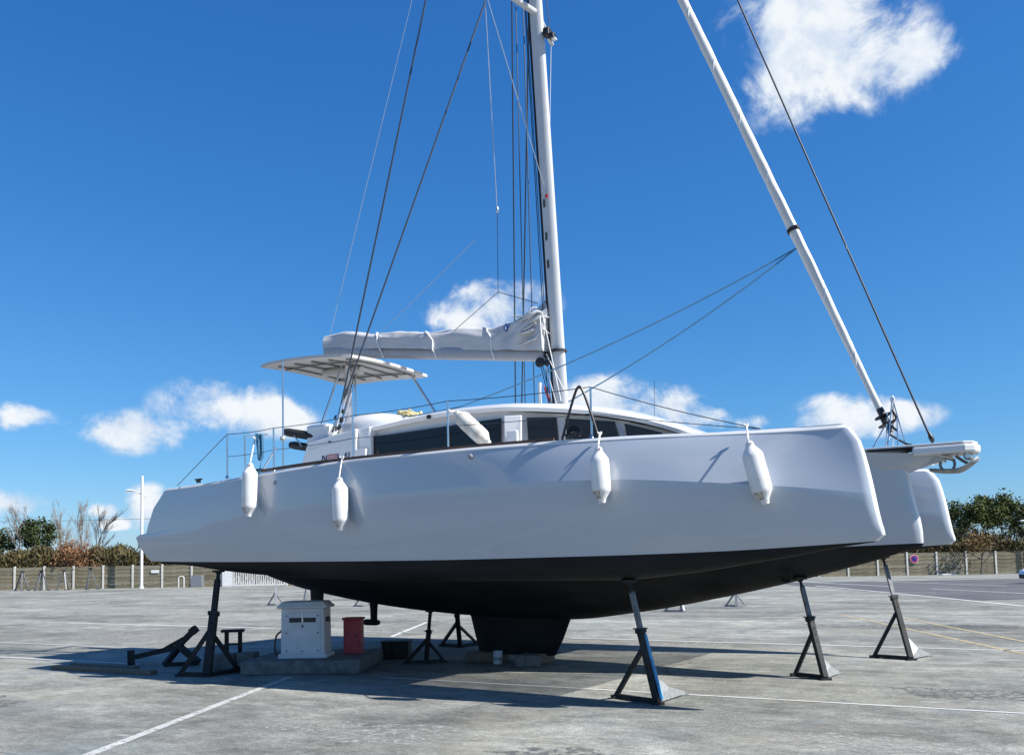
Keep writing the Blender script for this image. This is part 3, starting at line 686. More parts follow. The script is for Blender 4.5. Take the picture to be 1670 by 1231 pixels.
# ---- mast, boom, sails
def xm(z): return 6.54-0.0433*(z-4.42)
ms = MB(); rows = []
for z in (4.15, 6, 8, 10, 12, 14, 16, 18, 19.6):
    k = 1.0 if z < 15 else 1-0.35*(z-15)/4.6
    rows.append([(xm(z)+0.130*k*math.cos(2*math.pi*j/20), 0.078*k*math.sin(2*math.pi*j/20), z) for j in range(20)])
ms.grid(rows, close=True); ms.add(rows[-1], [tuple(range(20))])
mast = ms.build('mast', 'mast_alu', boat, smooth=True, ang=60)
MB().bar((xm(4.4)-0.155, 0, 4.4), (xm(19)-0.155, 0, 19), 0.035, 0.03).build('sail_track', 'stand_dark', mast)
MB().lathe([(0.24, 0), (0.24, 0.04), (0.19, 0.09), (0.17, 0.10)], 20, (xm(4.4), 0, 4.28)).build('mast_step', 'mast_alu', mast, smooth=True)
MB().lathe([(0.158, 0), (0.158, 0.035)], 20, (xm(5.36), 0, 5.34)).build('strap', 'black_fabric', mast)
for sgn in (-1, 1):
    MB().tube([(xm(11.55), sgn*0.05, 11.55), (5.85, sgn*1.25, 11.72)], [0.06, 0.04], 10).build('spreader', 'mast_alu', mast, smooth=True)
lb = MB(); lb.box((xm(11.1)+0.20, 0, 11.12), (0.12, 0.16, 0.14)); lb.box((xm(11.1)+0.30, 0, 11.02), (0.10, 0.13, 0.10)); lb.build('deck_light', 'black_plastic', mast, bevel=0.015)
MB().box((xm(11.1)+0.33, 0, 10.965), (0.07, 0.09, 0.02)).build('lamp_lens', 'lens_clear', mast)
MB().box((xm(8.12)+0.02, -0.090, 8.12), (0.05, 0.012, 0.06)).build('rope_exit', 'red_mark', mast)
for z in (8.0, 7.4, 6.9): MB().box((xm(z)-0.04, -0.088, z), (0.03, 0.012, 0.14)).build('rope_exit', 'stand_dark', mast)
# boom
def boom_z(x): return 5.22+(6.19-x)*0.155
bo = MB(); rows = []
for x in (1.08, 2, 3, 4, 5, 6, 6.25):
    z = boom_z(x); rows.append([(x, 0.11*math.copysign(abs(math.cos(a))**0.7, math.cos(a)), z+0.115+0.115*math.copysign(abs(math.sin(a))**0.7, math.sin(a))) for a in [2*math.pi*j/16 for j in range(16)]])
bo.grid(rows, close=True); bo.add(rows[0], [tuple(range(16))]); bo.add(rows[-1], [tuple(range(16))])
boom = bo.build('boom', 'boom_grey', boat, smooth=True, ang=50)
gn = MB(); gn.lathe([(0.05, -0.03), (0.085, -0.02), (0.085, 0.02), (0.05, 0.03)], 14, (6.20, -0.12, 5.18), Matrix.Rotation(R_(90), 3, 'X')); gn.bar((6.2, 0, 5.32), (6.42, 0, 5.34), 0.08, 0.10); gn.lathe([(0.045, -0.03), (0.06, 0), (0.045, 0.03)], 12, (6.33, -0.10, 5.16), Matrix.Rotation(R_(90), 3, 'X')); gn.build('gooseneck', 'black_plastic', boom, smooth=True)
# stacked sail in its cover
COVER_TOP = [(1.05, 6.46), (1.25, 6.48), (2.3, 6.33), (3.5, 6.165), (4.4, 6.07), (5.3, 5.99), (5.75, 6.02), (6.1, 6.12), (6.32, 6.25)]
rnd = random.Random(3)
ph = [rnd.uniform(0, 6.28) for _ in range(12)]
sc_ = MB(); rows = []
NS = 80
for i in range(NS+1):
    x = 1.06+5.26*i/NS; zb_ = boom_z(x)+0.17; zt = interp(COVER_TOP, x); rowv = []
    for j in range(25):
        t = j/24; a = math.pi*(t)             # from starboard bottom over the top to port bottom
        w = 0.15+0.05*math.sin(2.1*x+ph[0])+0.02*math.sin(6.3*x+ph[1])
        y = -w*math.cos(a)*(1.0 if 0.12 < t < 0.88 else 0.9); zz = zb_+(zt-zb_)*math.sin(a)**0.55
        near = ss(4.9, 6.3, x)
        fold = 0.010*math.sin(5*x+7*t+ph[2])+0.006*math.sin(13*x-9*t+ph[3])+0.008*math.sin(3*x+20*t+ph[4])+near*(0.035*math.sin(14*t+6*x+ph[5])+0.03*math.sin(27*t-11*x))
        sag = 0.012*math.sin(4.4*x+ph[6])*(math.sin(a))
        y += -math.cos(a)*fold; zz += math.sin(a)*(fold*0.8+sag)
        rowv.append((x+near*0.04*math.sin(11*t+ph[7]), y, zz))
    rows.append(rowv)
sc_.grid(rows); sc_.add(rows[0], [tuple(range(25))]); sc_.add(rows[-1], [tuple(range(25))])
cover = sc_.build('sail_cover', 'sail_cloth', boat, smooth=True, ang=70)
def cover_pt(x, t, off=0.012):
    i = max(0, min(NS, round((x-1.06)/5.26*NS))); j = max(0, min(24, round(t*24))); p = Vector(rows[i][j]); c = Vector((p.x, 0, (boom_z(x)+0.17+interp(COVER_TOP, x))/2)); return p+(p-c).normalized()*off
for (xt, xb) in ((2.42, 2.63), (3.62, 3.92), (4.97, 5.22)):
    pts = [cover_pt(xt+(xb-xt)*(1-k/6), k/12, 0.016) for k in range(7)]
    tb = MB(); tb.tube([(xb+0.03, -0.10, boom_z(xb)-0.006)]+[(xb, -0.125, boom_z(xb)+0.12)]+pts+[cover_pt(xt, 0.62, 0.016)], 0.013, 6); tb.build('sail_tie', 'tie_white', cover, smooth=True)
c0 = cover_pt(5.50, 0.20, 0.03); c1 = Vector((0, 0, 0.085)); c2 = Vector((0.058, 0, 0.0))
MB().prism([c0+c1, c0+c2, c0-c1, c0-c2], (0, -0.008, 0)).build('emblem', 'emblem_blue', cover)
MB().prism([c0+Vector((-0.004, -0.009, 0.045)), c0+Vector((0.022, -0.009, -0.02)), c0+Vector((0.0, -0.009, -0.045)), c0+Vector((-0.022, -0.009, -0.02))], (0, -0.004, 0)).build('emblem_mark', 'tie_white', cover)
# ruffled sail at the mast end
rl = MB()
for k in range(7):
    z0 = 5.50+0.085*k; xo = 6.12+0.10*math.sin(k*1.9)+0.04*rnd.random(); rr0 = rnd.uniform(0.018, 0.034)
    pts = spline([(xo-0.30-0.10*rnd.random(), -0.15, z0+0.02+0.06*rnd.random()), (xo-0.08, -0.215-0.03*rnd.random(), z0+0.07*rnd.random()), (xo+0.06, -0.18, z0+0.05+0.10*rnd.random()), (xo+0.17, -0.06, z0+0.12*rnd.random())], 5)
    n_ = len(pts); rl.tube(pts, [rr0*math.sin(math.pi*(0.08+0.84*i/(n_-1))) for i in range(n_)], 7)
rl.build('sail_folds', 'sail_cloth', cover, smooth=True, ang=80)
rod('luff_rope', (6.28, -0.22, 5.95), (6.30, -0.20, 5.40), 0.014, 'rope_white', cover)
rod('luff_rope', (6.30, -0.18, 6.05), (6.62, -0.16, 4.45), 0.010, 'rope_white', boat)
rod('luff_rope', (6.36, -0.16, 5.30), (6.78, -0.10, 4.38), 0.008, 'rope_white', boat)
for k, (xa, za, xb) in enumerate(((6.24, 5.15, 6.42), (6.28, 5.20, 6.50), (6.20, 5.15, 6.36))):
    rod('reef_line', (xa, -0.10, za), (xb, -0.12+0.02*k, 4.42), 0.008, ('wire', 'rope_white', 'wire')[k], boat, n=5)
# furled headsail on its stay
FA, FB = Vector((11.80, 0, 3.48)), Vector((xm(18.5)+0.1, 0, 18.5))
fj = MB(); pts = []; rs = []
d = (FB-FA).normalized()
A0 = FA+d*0.30; A1 = FA+d*14.2
for i in range(90):
    t = i/89; p = A0.lerp(A1, t); pts.append(p)
    rs.append((0.046+0.030*ss(0, 0.22, t)-0.034*ss(0.45, 1.0, t))*(1+0.025*math.sin(i*1.7)+0.02*math.sin(i*0.9+1)))
fj.tube(pts, rs, 14); fjo = fj.build('furled_jib', 'sail_white', boat, smooth=True, ang=70)
# spiral leech edge wound round the roll
sp_ = MB(); pp = []
for i in range(360):
    t = i/359; p = A0.lerp(A1, t); r_ = (0.046+0.030*ss(0, 0.22, t)-0.034*ss(0.45, 1.0, t))*1.0; a = t*2*math.pi*13
    pp.append(p+Vector((0.96*r_*math.cos(a)+0.0, r_*math.sin(a), 0)))
sp_.tube(pp, 0.008, 5); sp_.build('leech_edge', 'tie_white', fjo)
pbn = A0+(A1-A0)*((6.62-A0.z)/(A1.z-A0.z)); q_ = Vector((0, 0, 1)).rotation_difference(d).to_matrix()
MB().lathe([(0.094, -0.03), (0.098, 0), (0.094, 0.03)], 16, pbn, q_).build('furl_strap', 'black_fabric', fjo, smooth=True)
MB().tube([FA, FB], 0.012, 6).build('forestay', 'stainless', boat)
dr = MB(); qd = q_
dr.lathe([(0.03, -0.22), (0.035, -0.12), (0.05, -0.11), (0.12, -0.10), (0.125, -0.085), (0.055, -0.075), (0.055, 0.02), (0.125, 0.03), (0.12, 0.045), (0.05, 0.055), (0.05, 0.15), (0.035, 0.19)], 18, FA+d*0.17, qd); dr.build('furler_drum', 'black_plastic', boat, smooth=True, ang=40)
# outer stay on the sprit
rod('outer_stay', (12.36, 0, 3.20), (xm(19.5)+0.95, 0, 19.5), 0.014, 'wire', boat)
MB().bar((xm(19.55), 0, 19.5), (xm(19.55)+1.0, 0, 19.53), 0.06, 0.10).build('masthead_crane', 'mast_alu', mast)
MB().lathe([(0.008, 0), (0.03, 0.03), (0.035, 0.08), (0.02, 0.14), (0.01, 0.18)], 10, (12.355, 0, 3.24), Matrix.Rotation(R_(-19), 3, 'Y')).build('stay_fitting', 'black_plastic', boat, smooth=True)
# shrouds
SH = [((3.56, -2.42, 3.97), 19.5, 0.016), ((3.48, -2.42, 3.96), 13.9, 0.016), ((4.10, 2.42, 3.95), 19.3, 0.014), ((4.22, 2.42, 3.95), 12.6, 0.014)]
for (c, zM, r) in SH: rod('shroud', c, (xm(zM)-0.08, 0.03*math.copysign(1, c[1]), zM), r, 'wire', boat, n=6)
for (c, zM, r) in SH:
    v = (Vector((xm(zM), 0, zM))-Vector(c)).normalized(); c = Vector(c)
    MB().tube([c, c+v*0.08, c+v*0.1, c+v*0.42, c+v*0.45, c+v*0.6], [0.014, 0.014, 0.026, 0.026, 0.014, 0.012], 8).build('turnbuckle', 'stainless', boat, smooth=True)
bk_ = MB()
for (x, z, r) in ((3.50, 4.06, 0.055), (3.56, 4.18, 0.05), (3.47, 4.22, 0.045), (3.60, 4.32, 0.04)):
    bk_.lathe([(r*0.6, -0.03), (r, -0.02), (r, 0.02), (r*0.6, 0.03)], 12, (x, -2.30, z), Matrix.Rotation(R_(90), 3, 'X'))
bk_.build('mainsheet_block', 'black_plastic', boat, smooth=True)
for k in range(4):
    rod('mainsheet', (3.46+0.05*k, -2.30, 4.10), (1.9+0.06*k, -0.06, boom_z(1.9)), 0.009, ('wire', 'wire_light')[k % 2], boat, n=5)
# diamond stays and lazy jacks
for sgn in (-1, 1):
    rod('diamond_stay', (5.85, sgn*1.22, 11.72), (xm(8.3)-0.02, sgn*0.08, 8.3), 0.008, 'wire_light', boat, n=5)
    rod('cap_stay', (5.85, sgn*1.22, 11.72), (xm(17.5), sgn*0.05, 17.5), 0.008, 'wire', boat, n=5)
lj = Vector((5.50, -0.30, 8.0)); lk = Vector((5.42, -0.20, 6.55))
rod('lazy_jack', (5.75, -0.95, 11.66), lj, 0.008, 'wire_light', boat, n=5)
rod('lazy_jack', lj, lk, 0.006, 'wire', boat, n=5)
rod('lazy_jack', lk, cover_pt(4.35, 0.3), 0.006, 'wire', boat, n=5); rod('lazy_jack', lk, (6.20, -0.15, 6.22), 0.007, 'wire', boat, n=5)
rod('lazy_jack', (5.0, -0.25, 7.6), cover_pt(2.6, 0.3), 0.004, 'wire_light', boat, n=5)
MB().lathe([(0.02, -0.05), (0.035, 0), (0.02, 0.05)], 8, lj).build('block', 'stainless', boat, smooth=True)
rod('halyard', (5.80, 0.35, 4.28), (xm(14)-0.25, 0.12, 14), 0.010, 'wire', boat, n=5)
rod('halyard', (5.60, 0.35, 4.28), (xm(14)-0.35, 0.05, 14), 0.009, 'wire', boat, n=5)
rod('halyard', (xm(5)-0.2, -0.06, 4.4), (xm(16)-0.19, -0.03, 16), 0.008, 'wire', boat, n=5)
rod('halyard', (xm(5)-0.22, 0.05, 4.4), (xm(16)-0.21, 0.02, 16), 0.008, 'wire', boat, n=5)
rod('topping_lift', (1.15, 0, 6.42), (xm(19.4)-0.15, 0, 19.4), 0.005, 'wire_light', boat, n=5)
for p in ((3.16, -0.1, 8.25), (2.95, -0.1, 8.0)):
    pass
# jib sheets
clew = pbn-d*0.30+Vector((-0.06, 0, 0))
MB().tube(catenary(clew, (7.51, -1.55, 4.14), 0.10), 0.011, 5).build('jib_sheet', 'rope_blue', boat)
MB().tube(catenary(clew, (5.96, -2.2, 4.15), 0.13), 0.011, 5).build('jib_sheet', 'rope_blue', boat)
MB().tube(catenary((5.96, -2.2, 4.15), (4.2, -1.7, 4.22), 0.02), 0.011, 5).build('jib_sheet', 'rope_blue', boat)
# antenna and ensign staff behind the mast
rod('antenna', (5.24, 1.5, 4.1), (5.25, 1.5, 5.20), 0.035, 'white_gelcoat', boat); MB().prism([(5.32, 1.5, 5.15), (5.42, 1.5, 4.82), (5.48, 1.5, 4.80), (5.40, 1.5, 5.05)], (0, 0.01, 0)).build('ensign', 'red_mark', boat)
rod('whip_antenna', (8.0, 0.6, 4.1), (8.02, 0.6, 4.75), 0.004, 'wire', boat, n=4)

# ---- bowsprit
bs = MB()
outl = [(11.15, -0.30), (12.1, -0.29), (12.75, -0.27), (12.86, -0.20), (12.90, 0.0), (12.86, 0.20), (12.75, 0.27), (12.1, 0.29), (11.15, 0.30)]
bs.prism([(x, y, 3.175) for (x, y) in outl], (0, 0, 0.03))
spr = bs.build('bowsprit', 'white_gelcoat', boat, bevel=0.01)
ed = MB(); oi = [(12.12, -0.31), (12.77, -0.29), (12.89, -0.21), (12.93, 0.0), (12.89, 0.21), (12.77, 0.29), (12.12, 0.31)]
ed.prism([(x, y, 3.05) for (x, y) in oi], (0, 0, 0.12)); ed.build('sprit_nose', 'white_gelcoat', spr, bevel=0.03)
kn = MB(); ko = [(11.4, 3.16, 0.30), (12.50, 3.06, 0.16), (12.49, 2.97, 0.12), (12.16, 2.895, 0.05), (12.02, 2.84, 0.03), (11.4, 2.84, 0.20)]
kn.grid([[(x, -w, z) for (x, z, w) in ko], [(x, w, z) for (x, z, w) in ko]], close=True); kn.add([(x, -w, z) for (x, z, w) in ko], [tuple(range(6))]); kn.add([(x, w, z) for (x, z, w) in ko], [tuple(range(6))])
kn.build('sprit_knee', 'hull_gelcoat', spr, bevel=0.03)
MB().prism([(11.55, -0.315, 3.158), (12.12, -0.305, 3.158), (12.12, -0.305, 3.168), (11.55, -0.315, 3.168)], (0, 0.6, 0)).build('sprit_grating', 'black_fabric', spr)
rl2 = MB()
rl2.tube([(12.42, -0.16, 3.05), (12.60, -0.16, 2.99)], 0.02, 8); rl2.tube([(12.42, 0.16, 3.05), (12.60, 0.16, 2.99)], 0.02, 8); rl2.lathe([(0.035, -0.12), (0.055, -0.10), (0.03, 0), (0.055, 0.10), (0.035, 0.12)], 12, (12.78, 0, 3.015), Matrix.Rotation(R_(90), 3, 'X')); rl2.build('anchor_roller', 'stainless', spr, smooth=True)
# pulpit: folded stainless frame at the foot of the furler
pl = [((11.80, -0.22, 3.2), (11.86, -0.05, 3.86)), ((11.80, 0.22, 3.2), (11.86, 0.05, 3.86)), ((12.02, -0.10, 3.2), (11.88, -0.04, 3.84)), ((11.60, -0.20, 3.2), (11.74, -0.08, 3.50)), ((11.93, -0.2, 3.2), (11.92, -0.08, 3.62)), ((11.70, 0.15, 3.2), (11.84, 0.05, 3.52)), ((11.76, -0.12, 3.2), (11.80, -0.10, 3.70))]
pu = empty('pulpit'); pu.parent = boat
for a, b in pl: rod('tube', a, b, 0.010, 'stainless', pu, n=6)
MB().lathe([(0.02, 0), (0.034, 0.02), (0.030, 0.06), (0.01, 0.09)], 10, (11.86, 0, 3.86)).build('bow_light', 'lens_clear', pu, smooth=True)
MB().tube(spline([(11.83, -0.08, 3.7), (11.77, -0.12, 3.60), (11.85, -0.10, 3.5), (11.80, -0.09, 3.42), (11.90, -0.10, 3.33), (12.03, -0.12, 3.24), (12.10, -0.14, 3.22)], 5), 0.014, 6).build('cable_tangle', 'black_plastic', pu, smooth=True)
MB().tube(spline([(11.84, 0.02, 3.76), (11.90, -0.03, 3.62), (11.82, -0.06, 3.55), (11.91, -0.05, 3.44)], 5), 0.016, 6).build('cable_tangle', 'stand_dark', pu, smooth=True)
# ---- stanchions and lifelines
def deck_y(x): return 3.25+interp(AMA['bd'], x)-0.12
ST = {}
for sgn in (-1, 1):
    for (x, zt) in ((2.30, 3.91), (3.40, 3.90), (5.05, 3.92), (6.77, 3.94), (8.88, 3.90)):
        y = sgn*deck_y(x); ST[(sgn, x)] = Vector((x, y, zt)); zb_ = interp(AMA['zd'], x)
        s_ = rod('stanchion', (x, y, zb_), (x, y, zt), 0.014, 'stainless', boat, n=8)
        MB().lathe([(0.035, 0), (0.03, 0.015), (0.02, 0.05), (0.016, 0.055)], 10, (x, y, zb_+0.012)).build('stanchion_base', 'stainless', s_, smooth=True)
    E0 = Vector((0.99, sgn*deck_y(1.0), 3.15)); E1 = Vector((10.93, sgn*deck_y(10.93), 3.20))
    top = [ST[(sgn, x)] for x in (2.30, 3.40, 5.05, 6.77, 8.88)]
    for a, b, s2 in [(E0, top[0], 0)]+[(top[i], top[i+1], 0.02) for i in range(4)]+[(top[4], E1, 0.03)]:
        MB().tube(catenary(a, b, s2, 8), 0.006, 5).build('lifeline', 'wire', boat)
    mid = [Vector((p.x, p.y, (p.z+interp(AMA['zd'], p.x))/2)) for p in top]
    for a, b in [(mid[i], mid[i+1]) for i in range(4)]+[(mid[4], E1)]:
        MB().tube(catenary(a, b, 0.015, 8), 0.005, 5).build('lifeline', 'wire', boat)
    gt = MB(); gt.tube([(2.68, sgn*3.58, 3.18), (2.66, sgn*3.58, 3.84), (3.10, sgn*3.5, 3.84)], 0.012, 8); gt.build('gate_rail', 'stainless', boat, smooth=True)
    rod('gate_brace', (3.03, sgn*3.55, 3.25), (3.30, sgn*3.5, 3.62), 0.012, 'stainless', boat)
# tall slim pole by the cockpit
pol = rod('flag_pole', (3.40, -3.45, 3.22), (3.37, -3.42, 5.0), 0.014, 'stainless', boat); MB().lathe([(0.03, 0), (0.045, 0.03), (0.03, 0.07)], 10, (3.395, -3.45, 3.72)).build('pole_clamp', 'plate_grey', pol, smooth=True)
# cleats and small hull fittings
for (x, z) in ((3.55, 3.02), (7.23, 3.13)):
    y = -(3.25+interp(AMA['bk'], x)); MB().lathe([(0.035, 0), (0.035, 0.015), (0.02, 0.03)], 12, (x, y+0.02, z), Matrix.Rotation(R_(90), 3, 'X')).build('hull_fitting', 'plate_grey', boat, smooth=True)
for x in (3.02, 1.6, 8.62):
    cl = MB(); y = -3.62 if x < 9 else -3.4; z = interp(AMA['zd'], x)+0.03; cl.tube([(x-0.09, y, z+0.05), (x-0.03, y, z+0.045), (x+0.03, y, z+0.045), (x+0.09, y, z+0.05)], [0.012, 0.018, 0.018, 0.012], 8); cl.box((x-0.03, y, z+0.015), (0.02, 0.03, 0.05)); cl.box((x+0.03, y, z+0.015), (0.02, 0.03, 0.05)); cl.build('cleat', 'black_plastic', boat, smooth=True)

# ------------------------------------------------------------------ things on the boat
def fender(top, bot, tie, label, m='fender_vinyl', scuff=True, rad=0.116):
    top, bot = bw(*top), bw(*bot); L = (top-bot).length
    e = empty('fender', bot); e.rotation_mode = 'QUATERNION'; e.rotation_quaternion = Vector((0, 0, 1)).rotation_difference((top-bot).normalized())
    prof = [(0.022, 0.0), (0.040, 0.004), (0.046, 0.03), (0.052, 0.055), (rad*0.84, 0.125), (rad*0.96, 0.150), (rad, 0.18), (rad*1.01, L*0.5), (rad, L-0.18), (rad*0.96, L-0.150), (rad*0.84, L-0.125), (0.050, L-0.055), (0.046, L-0.03), (0.036, L-0.004), (0.02, L)]
    b = MB().lathe(prof, 20).build('body', m, e, smooth=True, ang=50)
    for zc in (0.035, L-0.035):
        q = MB(); q.lathe([(0.010, -0.051), (0.018, -0.052), (0.018, 0.052), (0.010, 0.051)], 10, (0, 0, zc), Matrix.Rotation(R_(90), 3, 'X') @ Matrix.Rotation(0, 3, 'Z')); q.build('eye', 'fender_scuff', e, smooth=True)
    if scuff:
        q = MB(); r2 = [(0.0545, 0.056), (rad*0.84+0.003, 0.125), (rad*0.95+0.003, 0.146)]; rows = []
        for (r_, z) in r2: rows.append([(r_*math.cos(a), r_*math.sin(a), z) for a in [math.pi*(1.05+0.35*k/6) for k in range(7)]])
        q.grid(rows); q.build('scuff', 'fender_scuff', e, smooth=True)
    if tie is not None:
        Mi = e.rotation_quaternion.to_matrix().to_4x4(); Mi.translation = bot; t = Mi.inverted() @ bw(*tie)
        r_ = MB(); r_.tube([(0, 0, L-0.05), (0, 0, L+0.02), t], 0.011, 6); r_.tube([t+Vector((0.02, 0, 0.03)), t+Vector((0.0, 0.02, -0.02)), t+Vector((-0.02, -0.01, 0.02)), t+Vector((0.02, 0, 0.0))], 0.014, 6)
        r_.build('rope', 'rope_white', e, smooth=True)
    tag(e, label, 'fender', 'white fenders of the boat'); return e
fender((3.19, -3.93, 3.34), (3.15, -3.93, 2.51), (2.93, -3.60, 3.78), 'white cylindrical fender hung from the stern rail, leftmost on the grey hull')
fender((5.04, -3.94, 2.99), (5.07, -3.94, 2.22), (4.93, -3.76, 3.29), 'white cylindrical fender hanging below the name lettering, the lowest on the hull')
fender((9.16, -3.89, 3.08), (9.19, -3.89, 2.40), (9.06, -3.64, 3.27), 'white cylindrical fender hanging below the front cabin windows, under the black cable loop')
fender((10.92, -3.68, 3.01), (11.07, -3.63, 2.30), (10.83, -3.44, 3.22), 'tilted white cylindrical fender hanging nearest the bow')
fender((6.68, -3.35, 3.84), (7.24, -3.35, 3.34), (6.77, -3.62, 3.80), 'stained white fender leaning on deck across the long side window', 'fender_stained', False, 0.115)
# ropes on deck
br_ = MB(); rr_ = random.Random(5)
for k in range(7):
    x0 = 3.02+0.05*rr_.random(); y0 = -3.60-0.05*rr_.random()
    br_.tube(spline([(x0-0.03, y0, 3.84), (x0+0.04*rr_.random(), y0-0.03, 3.65+0.05*rr_.random()), (x0-0.02+0.06*rr_.random(), y0, 3.42+0.08*rr_.random()), (x0+0.05, y0+0.02, 3.5), (x0+0.03, y0+0.03, 3.84)], 5), 0.012, 6)
br_.tube(spline([(3.12, -3.62, 3.5), (3.14, -3.70, 3.25), (3.13, -3.76, 3.10)], 5), 0.009, 6)
o = br_.build('rope_bundle', 'rope_blue', smooth=True); o.matrix_world = BM; tag(o, 'dark blue rope bundle tied to the stern guard rail', 'rope')
yr = MB()
for k in range(22):
    c = Vector((4.20+0.30*rr_.random(), -1.55+0.45*rr_.random(), 4.31-0.05*rr_.random())); a0 = rr_.uniform(0, 6.28); r0 = rr_.uniform(0.05, 0.13)
    yr.tube([c+Vector((r0*math.cos(a0+j*0.7)*1.3, r0*math.sin(a0+j*0.7), 0.04*math.sin(j*1.3+a0)-0.10*r0*math.cos(a0+j*0.7)*3)) for j in range(9)], 0.013, 5)
o = yr.build('rope_coil', 'rope_yellow', smooth=True); o.matrix_world = BM; tag(o, 'loose coil of yellow rope on the cabin roof behind the helm bulge', 'rope')
cb = MB(); cb.tube(spline([(8.48, -3.55, 3.26), (8.55, -3.56, 3.45), (8.68, -3.58, 3.78), (8.76, -3.60, 3.90), (8.82, -3.60, 3.84), (8.90, -3.58, 3.60), (9.0, -3.56, 3.25)], 6), 0.017, 8)
for k in range(3): cb.tube([(8.64+0.09*math.cos(a), -3.54+0.01*k, 3.29+0.03*k+0.07*math.sin(a)) for a in [math.pi*j/8 for j in range(9)]], 0.017, 6)
o = cb.build('power_cable', 'black_plastic', smooth=True); o.matrix_world = BM; tag(o, 'black cable looped over the guard rail near the cabin front windows', 'cable')
# anchor under the sprit
an = empty('anchor', bw(12.60, 0, 2.845), YAW); an.scale = (1.18, 1.2, 1.1)
a_ = MB(); a_.tube(spline([(0.02, 0, 0.17), (0.10, 0, 0.10), (0.17, 0, 0.06), (0.24, 0, 0.10)], 5), [0.018]*16, 8); a_.build('shank', 'galvanised', an, smooth=True)
a_ = MB(); rows = []
for i in range(11):
    t = i/10; x = -0.26+0.52*t; w = 0.02+0.17*math.sin(math.pi*min(1, 0.08+0.80*t)); zc = 0.02-0.035*math.sin(math.pi*t)+0.20*max(0, t-0.6)**1.4*2
    rows.append([(x, w*s, zc-0.03+0.035*(abs(s)**2)) for s in (-1, -0.6, -0.2, 0.2, 0.6, 1)])
a_.grid(rows); bl = a_.build('fluke', 'galvanised', an, smooth=True, ang=60); sm = bl.modifiers.new('solid', 'SOLIDIFY'); sm.thickness = 0.014
a_ = MB(); a_.tube([(-0.07+0.085*math.cos(a)*0.9, 0.0, 0.075+0.085*math.sin(a)) for a in [2*math.pi*j/16 for j in range(17)]], 0.016, 8); a_.build('roll_bar', 'galvanised', an, smooth=True)
tag(an, 'galvanised scoop anchor hanging under the tip of the bowsprit', 'anchor')

# rudder and sail drive under the main hull
rd = MB(); rows = []
for (z, xa, xf, t) in ((1.45, 0.55, 0.95, 0.05), (1.0, 0.58, 0.93, 0.045), (0.55, 0.64, 0.88, 0.03)):
    rows.append([((xa+xf)/2+(xf-xa)/2*math.cos(2*math.pi*k/14), t*math.sin(2*math.pi*k/14), z) for k in range(14)])
rd.grid(rows, close=True); rd.add(rows[-1], [tuple(range(14))]); rd.build('rudder', 'antifouling', mh, smooth=True, ang=50)
sdv = MB(); rows = []
for (z, hx, t) in ((1.1, 0.11, 0.06), (0.85, 0.085, 0.045), (0.64, 0.08, 0.04)):
    rows.append([(2.26+hx*math.cos(2*math.pi*k/14), t*math.sin(2*math.pi*k/14), z) for k in range(14)])
sdv.grid(rows, close=True); sdv.lathe([(0.02, -0.42), (0.045, -0.36), (0.045, -0.30), (0.04, -0.28), (0.06, -0.2), (0.062, 0.05), (0.045, 0.12), (0.01, 0.16)], 12, (2.26, 0, 0.62), Matrix.Rotation(R_(90), 3, 'Y')); sdo = sdv.build('sail_drive', 'antifouling', mh, smooth=True, ang=50)
pr = MB()
for k in range(2):
    s_ = 1 if k else -1; pr.grid([[(1.93-0.16*t, s_*(0.05+0.02*t), 0.62+w*(1-0.5*t)) for w in (-0.05, 0, 0.05)] for t in (0, 0.5, 1)])
po = pr.build('propeller', 'stand_dark', sdo, smooth=True); po.modifiers.new('s', 'SOLIDIFY').thickness = 0.012

